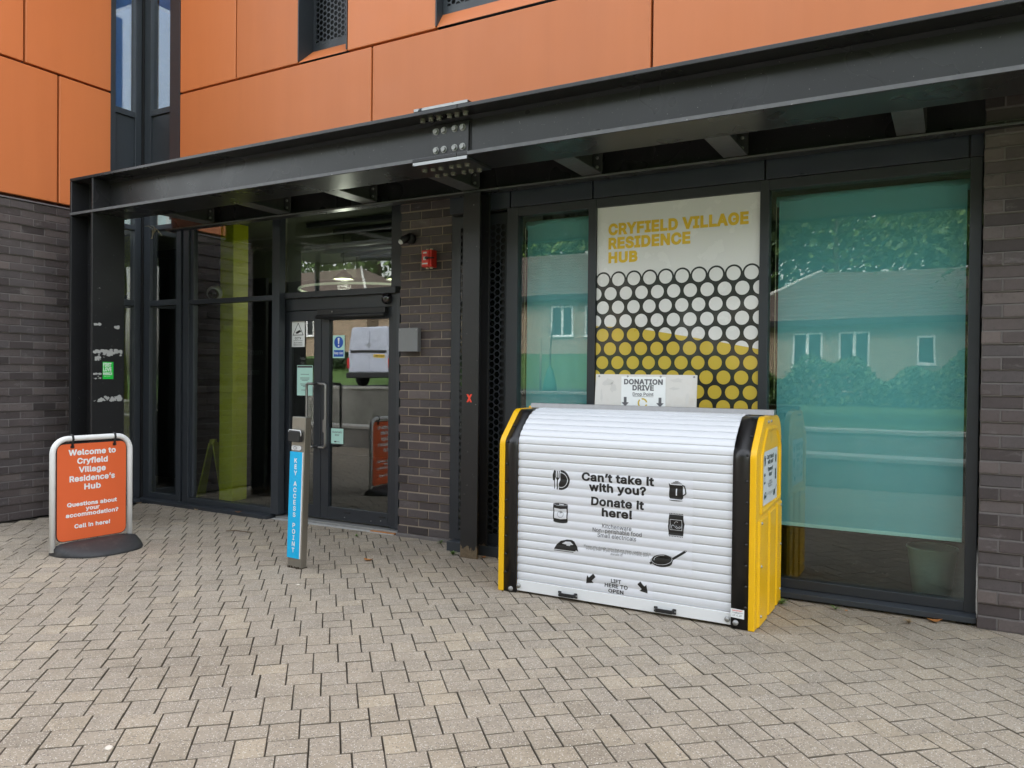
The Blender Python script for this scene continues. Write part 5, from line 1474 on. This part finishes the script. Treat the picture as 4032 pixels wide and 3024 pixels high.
tree(-26, -31, 15, 6.5, 9, 'leaf_dark', 'dark tree behind the far hip roofed bungalow', 6000, .25)
tree(-36, -33, 17, 7.5, 10, 'leaf_mid', 'tall green tree at far left behind the bungalows', 6000, .26)
tree(-19.5, -30, 15, 6.0, 11, 'leaf_mid', 'green tree filling the gap left of the upper bungalow', 6000, .24)
def hedge(x0, x1, y, zt, label, seed, leafm='leaf_mid'):
    rnd = random.Random(seed); mb = MB(); n_ = int((x1-x0)*1900)
    for k in range(n_):
        x = rnd.uniform(x0, x1); yy = y+rnd.gauss(0, .35); zb = terrain_z(x, y)
        top_ = zt+.25*math.sin(x*2.1+seed)+.18*math.sin(x*5.3); z = zb+(top_-zb)*rnd.random()**.7
        nrm = Vector((rnd.gauss(0, 1), rnd.gauss(0, 1), rnd.gauss(.5, 1))).normalized(); a_ = nrm.orthogonal().normalized(); b_ = nrm.cross(a_); s_ = .06*rnd.uniform(.6, 1.3); c = Vector((x, yy, z))
        mb.tone = rnd.random()*.6+.4*(z-zb)/(top_-zb)
        mb.add([c+a_*s_, c+b_*s_*.55, c-a_*s_, c-b_*s_*.55], [(0, 1, 2, 3)])
    tag(mb.build('hedge', leafm, recalc=False), label, 'hedge')
hedge(-5.6, 7, -10.5, 1.75, 'leafy hedge in front of the lower bungalow, mirrored in the wide window', 1, 'leaf_mid')
hedge(-26, -17.5, -15.5, 2.2, 'dark hedge beside the parked van', 2, 'leaf_dark')

def bungalow(x0, x1, yf, depth, zb, ze, zr, wins, label, hip=True):
    t = thing('bungalow', ((x0+x1)/2, yf-depth/2, zb), label, 'house', 'brick bungalows across the lawn')
    box('wall', x0, x1, yf-depth, yf, zb-1.0, ze, 'house_brick', t)
    o_ = .35; ym = yf-depth/2; hx = depth/2 if hip else 0.0
    mb = MB(); rows = 14
    for side in (1, -1):
        for r_ in range(rows):
            a, b = r_/rows, (r_+1)/rows; ov = .03
            ya = (yf+o_)+(ym-yf-o_)*a if side == 1 else (yf-depth-o_)+(ym-yf+depth+o_)*a
            yb_ = (yf+o_)+(ym-yf-o_)*b if side == 1 else (yf-depth-o_)+(ym-yf+depth+o_)*b
            za, zb_ = ze+(zr-ze)*a+ov, ze+(zr-ze)*b
            xa0, xa1 = x0-o_+hx*a, x1+o_-hx*a; xb0, xb1 = x0-o_+hx*b, x1+o_-hx*b
            mb.add([(xa0, ya, za), (xa1, ya, za), (xb1, yb_, zb_), (xb0, yb_, zb_), (xa0, ya, za-.04), (xa1, ya, za-.04)], [(0, 1, 2, 3), (4, 5, 1, 0)])
    for xs_, s in ((x0-o_, 1), (x1+o_, -1)):
        mb.add([(xs_, yf+o_, ze), (xs_, yf-depth-o_, ze), (xs_+s*hx, ym, zr)], [(0, 1, 2)])
    mb.add([(x0-o_, yf+o_, ze-.02), (x1+o_, yf+o_, ze-.02), (x1+o_, yf-depth-o_, ze-.02), (x0-o_, yf-depth-o_, ze-.02)], [(0, 1, 2, 3)])
    rf = mb.build('roof', 'roof_tile', t, recalc=False)
    mb = MB(); mb.box(x0-o_, x1+o_, yf+o_+.002, yf+o_+.03, ze-.20, ze+.02); mb.build('fascia_board', 'black', rf)
    if hip:
        mb = MB()
        for xs_, s in ((x0-o_, 1), (x1+o_, -1)): mb.tube([(xs_, yf+o_, ze+.05), (xs_+s*hx, ym, zr+.05)], .07, 8)
        mb.build('hip_tiles', 'concrete_coping', rf)
    for (a, b, c_, d) in wins:
        mb = MB(); w_ = .06; mid = (a+b)/2
        mb.box(a, b, yf+.002, yf+.05, d-w_, d); mb.box(a, b, yf+.002, yf+.05, c_, c_+w_); mb.box(a, a+w_, yf+.002, yf+.05, c_+w_, d-w_); mb.box(b-w_, b, yf+.002, yf+.05, c_+w_, d-w_)
        if b-a > .7: mb.box(mid-.05, mid+.05, yf+.002, yf+.05, c_+w_, d-w_)
        wo = mb.build('window', 'upvc', t); MB().box(a+w_, b-w_, yf+.006, yf+.012, c_+w_, d-w_).build('pane', 'interior_floor', wo)
        MB().box(a-.04, b+.04, yf+.002, yf+.09, c_-.04, c_-.002).build('sill', 'upvc', wo)
bungalow(-7.6, 4.5, -18, 7, .86, 3.45, 5.5, [(-4.874, -3.876, 1.83, 3.04), (-3.379, -2.442, 1.83, 3.04), (-.992, -.454, 1.93, 2.85), (1.6, 2.6, 1.83, 3.04)], 'lower brick bungalow with white windows mirrored in the wide window')
bungalow(-23.5, -11.0, -17.5, 7, 2.28, 4.62, 6.9, [(-14.10, -13.16, 3.03, 4.22), (-12.64, -11.7, 3.03, 4.22), (-18.2, -17.2, 3.03, 4.22)], 'upper brick bungalow with white windows mirrored in the narrow window')
bungalow(-42, -25.5, -19.0, 8, 1.6, 5.5, 7.4, [(-30, -29, 3.4, 4.5), (-34, -33, 3.4, 4.5)], 'far brick bungalow with tiled hip roof mirrored above the door')

# young tree with stake
yt = thing('young_tree', (-10.2, -9.6, terrain_z(-10.2, -9.6)), 'staked sapling with green watering bag on the lawn', 'tree')
zt = terrain_z(-10.2, -9.6)
MB().tube([(-10.2, -9.6, zt), (-10.2, -9.6, zt+1.2), (-10.1, -9.6, zt+2.4)], [.025, .02, .008], 7).build('trunk', 'bark', yt)
mb = MB(); mb.cyl((-10.5, -9.6, zt), (-10.5, -9.6, zt+1.55), .035, 8); mb.box(-10.5, -10.18, -9.62, -9.58, zt+1.2, zt+1.26); mb.build('stake', 'timber', yt)
MB().lathe([(.02, .75), (.10, .60), (.2, .2), (.21, .02), (0, 0)], (-10.2, -9.6, zt), n=14).build('watering_bag', 'watering_bag', yt)
mb = MB(); rn = random.Random(4)
for k in range(14):
    a = rn.uniform(0, 6.28); z_ = zt+rn.uniform(1.5, 2.3); mb.tube([(-10.15, -9.6, z_), (-10.15+.35*math.cos(a), -9.6+.35*math.sin(a), z_+.3)], .006, 4)
mb.build('twigs', 'bark', yt)

# van parked above the wall, back doors towards the building
VX, VY, VZ = -18.15, -10.4, 1.02
van = thing('parked_van', (VX, VY, VZ), 'white van mirrored in the right door leaf, back doors towards us', 'van', rz=R(-4))
vp = fillet([(-.92, .42), (.92, .42), (.93, 1.15), (.80, 2.12), (-.80, 2.12), (-.93, 1.15)], [.06, .06, .3, .16, .16, .3], 6)
MB().prism(vp, lambda a, b, d: (a, d, b), -4.2, 0).build('body', 'van_white', van, .05, local=True, segs=3)
mb = MB(); mb.prism(fillet([(-.88, .50), (-.006, .50), (-.006, 2.02), (-.76, 2.02), (-.885, 1.15)], [.04, .01, .03, .12, .3], 5), lambda a, b, d: (a, d, b), .002, .028); mb.build('rear_door', 'van_white', van, .01, local=True)
mb = MB(); mb.prism(fillet([(.006, .50), (.88, .50), (.885, 1.15), (.76, 2.02), (.006, 2.02)], [.01, .04, .3, .12, .03], 5), lambda a, b, d: (a, d, b), .002, .028); mb.build('rear_door', 'van_white', van, .01, local=True)
MB().box(-.80, .80, .03, .05, 1.18, 1.27).build('handle_strip', 'black', van, .01, local=True)
MB().box(-.95, .95, -.1, .10, .28, .48).build('bumper', 'black', van, .03, local=True)
for s in (-1, 1): MB().box(s*.90-.05, s*.90+.05, -.02, .032, .62, .98).build('tail_light', 'tail_red', van, .01, local=True)
np_ = MB().box(.20, .72, .0285, .036, 1.00, 1.12).build('number_plate', 'plate_yellow', van, .003, local=True)
mb = MB(); lettering(mb, 'BG74 NEC', -.46, 1.027, .46, .068, .02, 'C', fn=lambda u, v: (-u, .037, v)); mb.build('lettering', 'ink', np_, local=True, recalc=False)
mb = MB(); mb.tube([(.07*math.cos(a*math.pi/10), .035, 1.46+.07*math.sin(a*math.pi/10)) for a in range(20)], .010, 6, closed=True); mb.box(-.085, .085, .03, .04, 1.45, 1.47); mb.build('badge', 'steel', van, local=True)
for s in (-1, 1):
    for yy in (-.75, -3.3):
        w_ = MB().cyl((s*.72, yy, .30), (s*.92, yy, .30), .31, 22).build('wheel', 'tyre', van, local=True)
        MB().cyl((s*.915, yy, .30), (s*.925, yy, .30), .18, 16).build('rim', 'galv', w_, local=True)
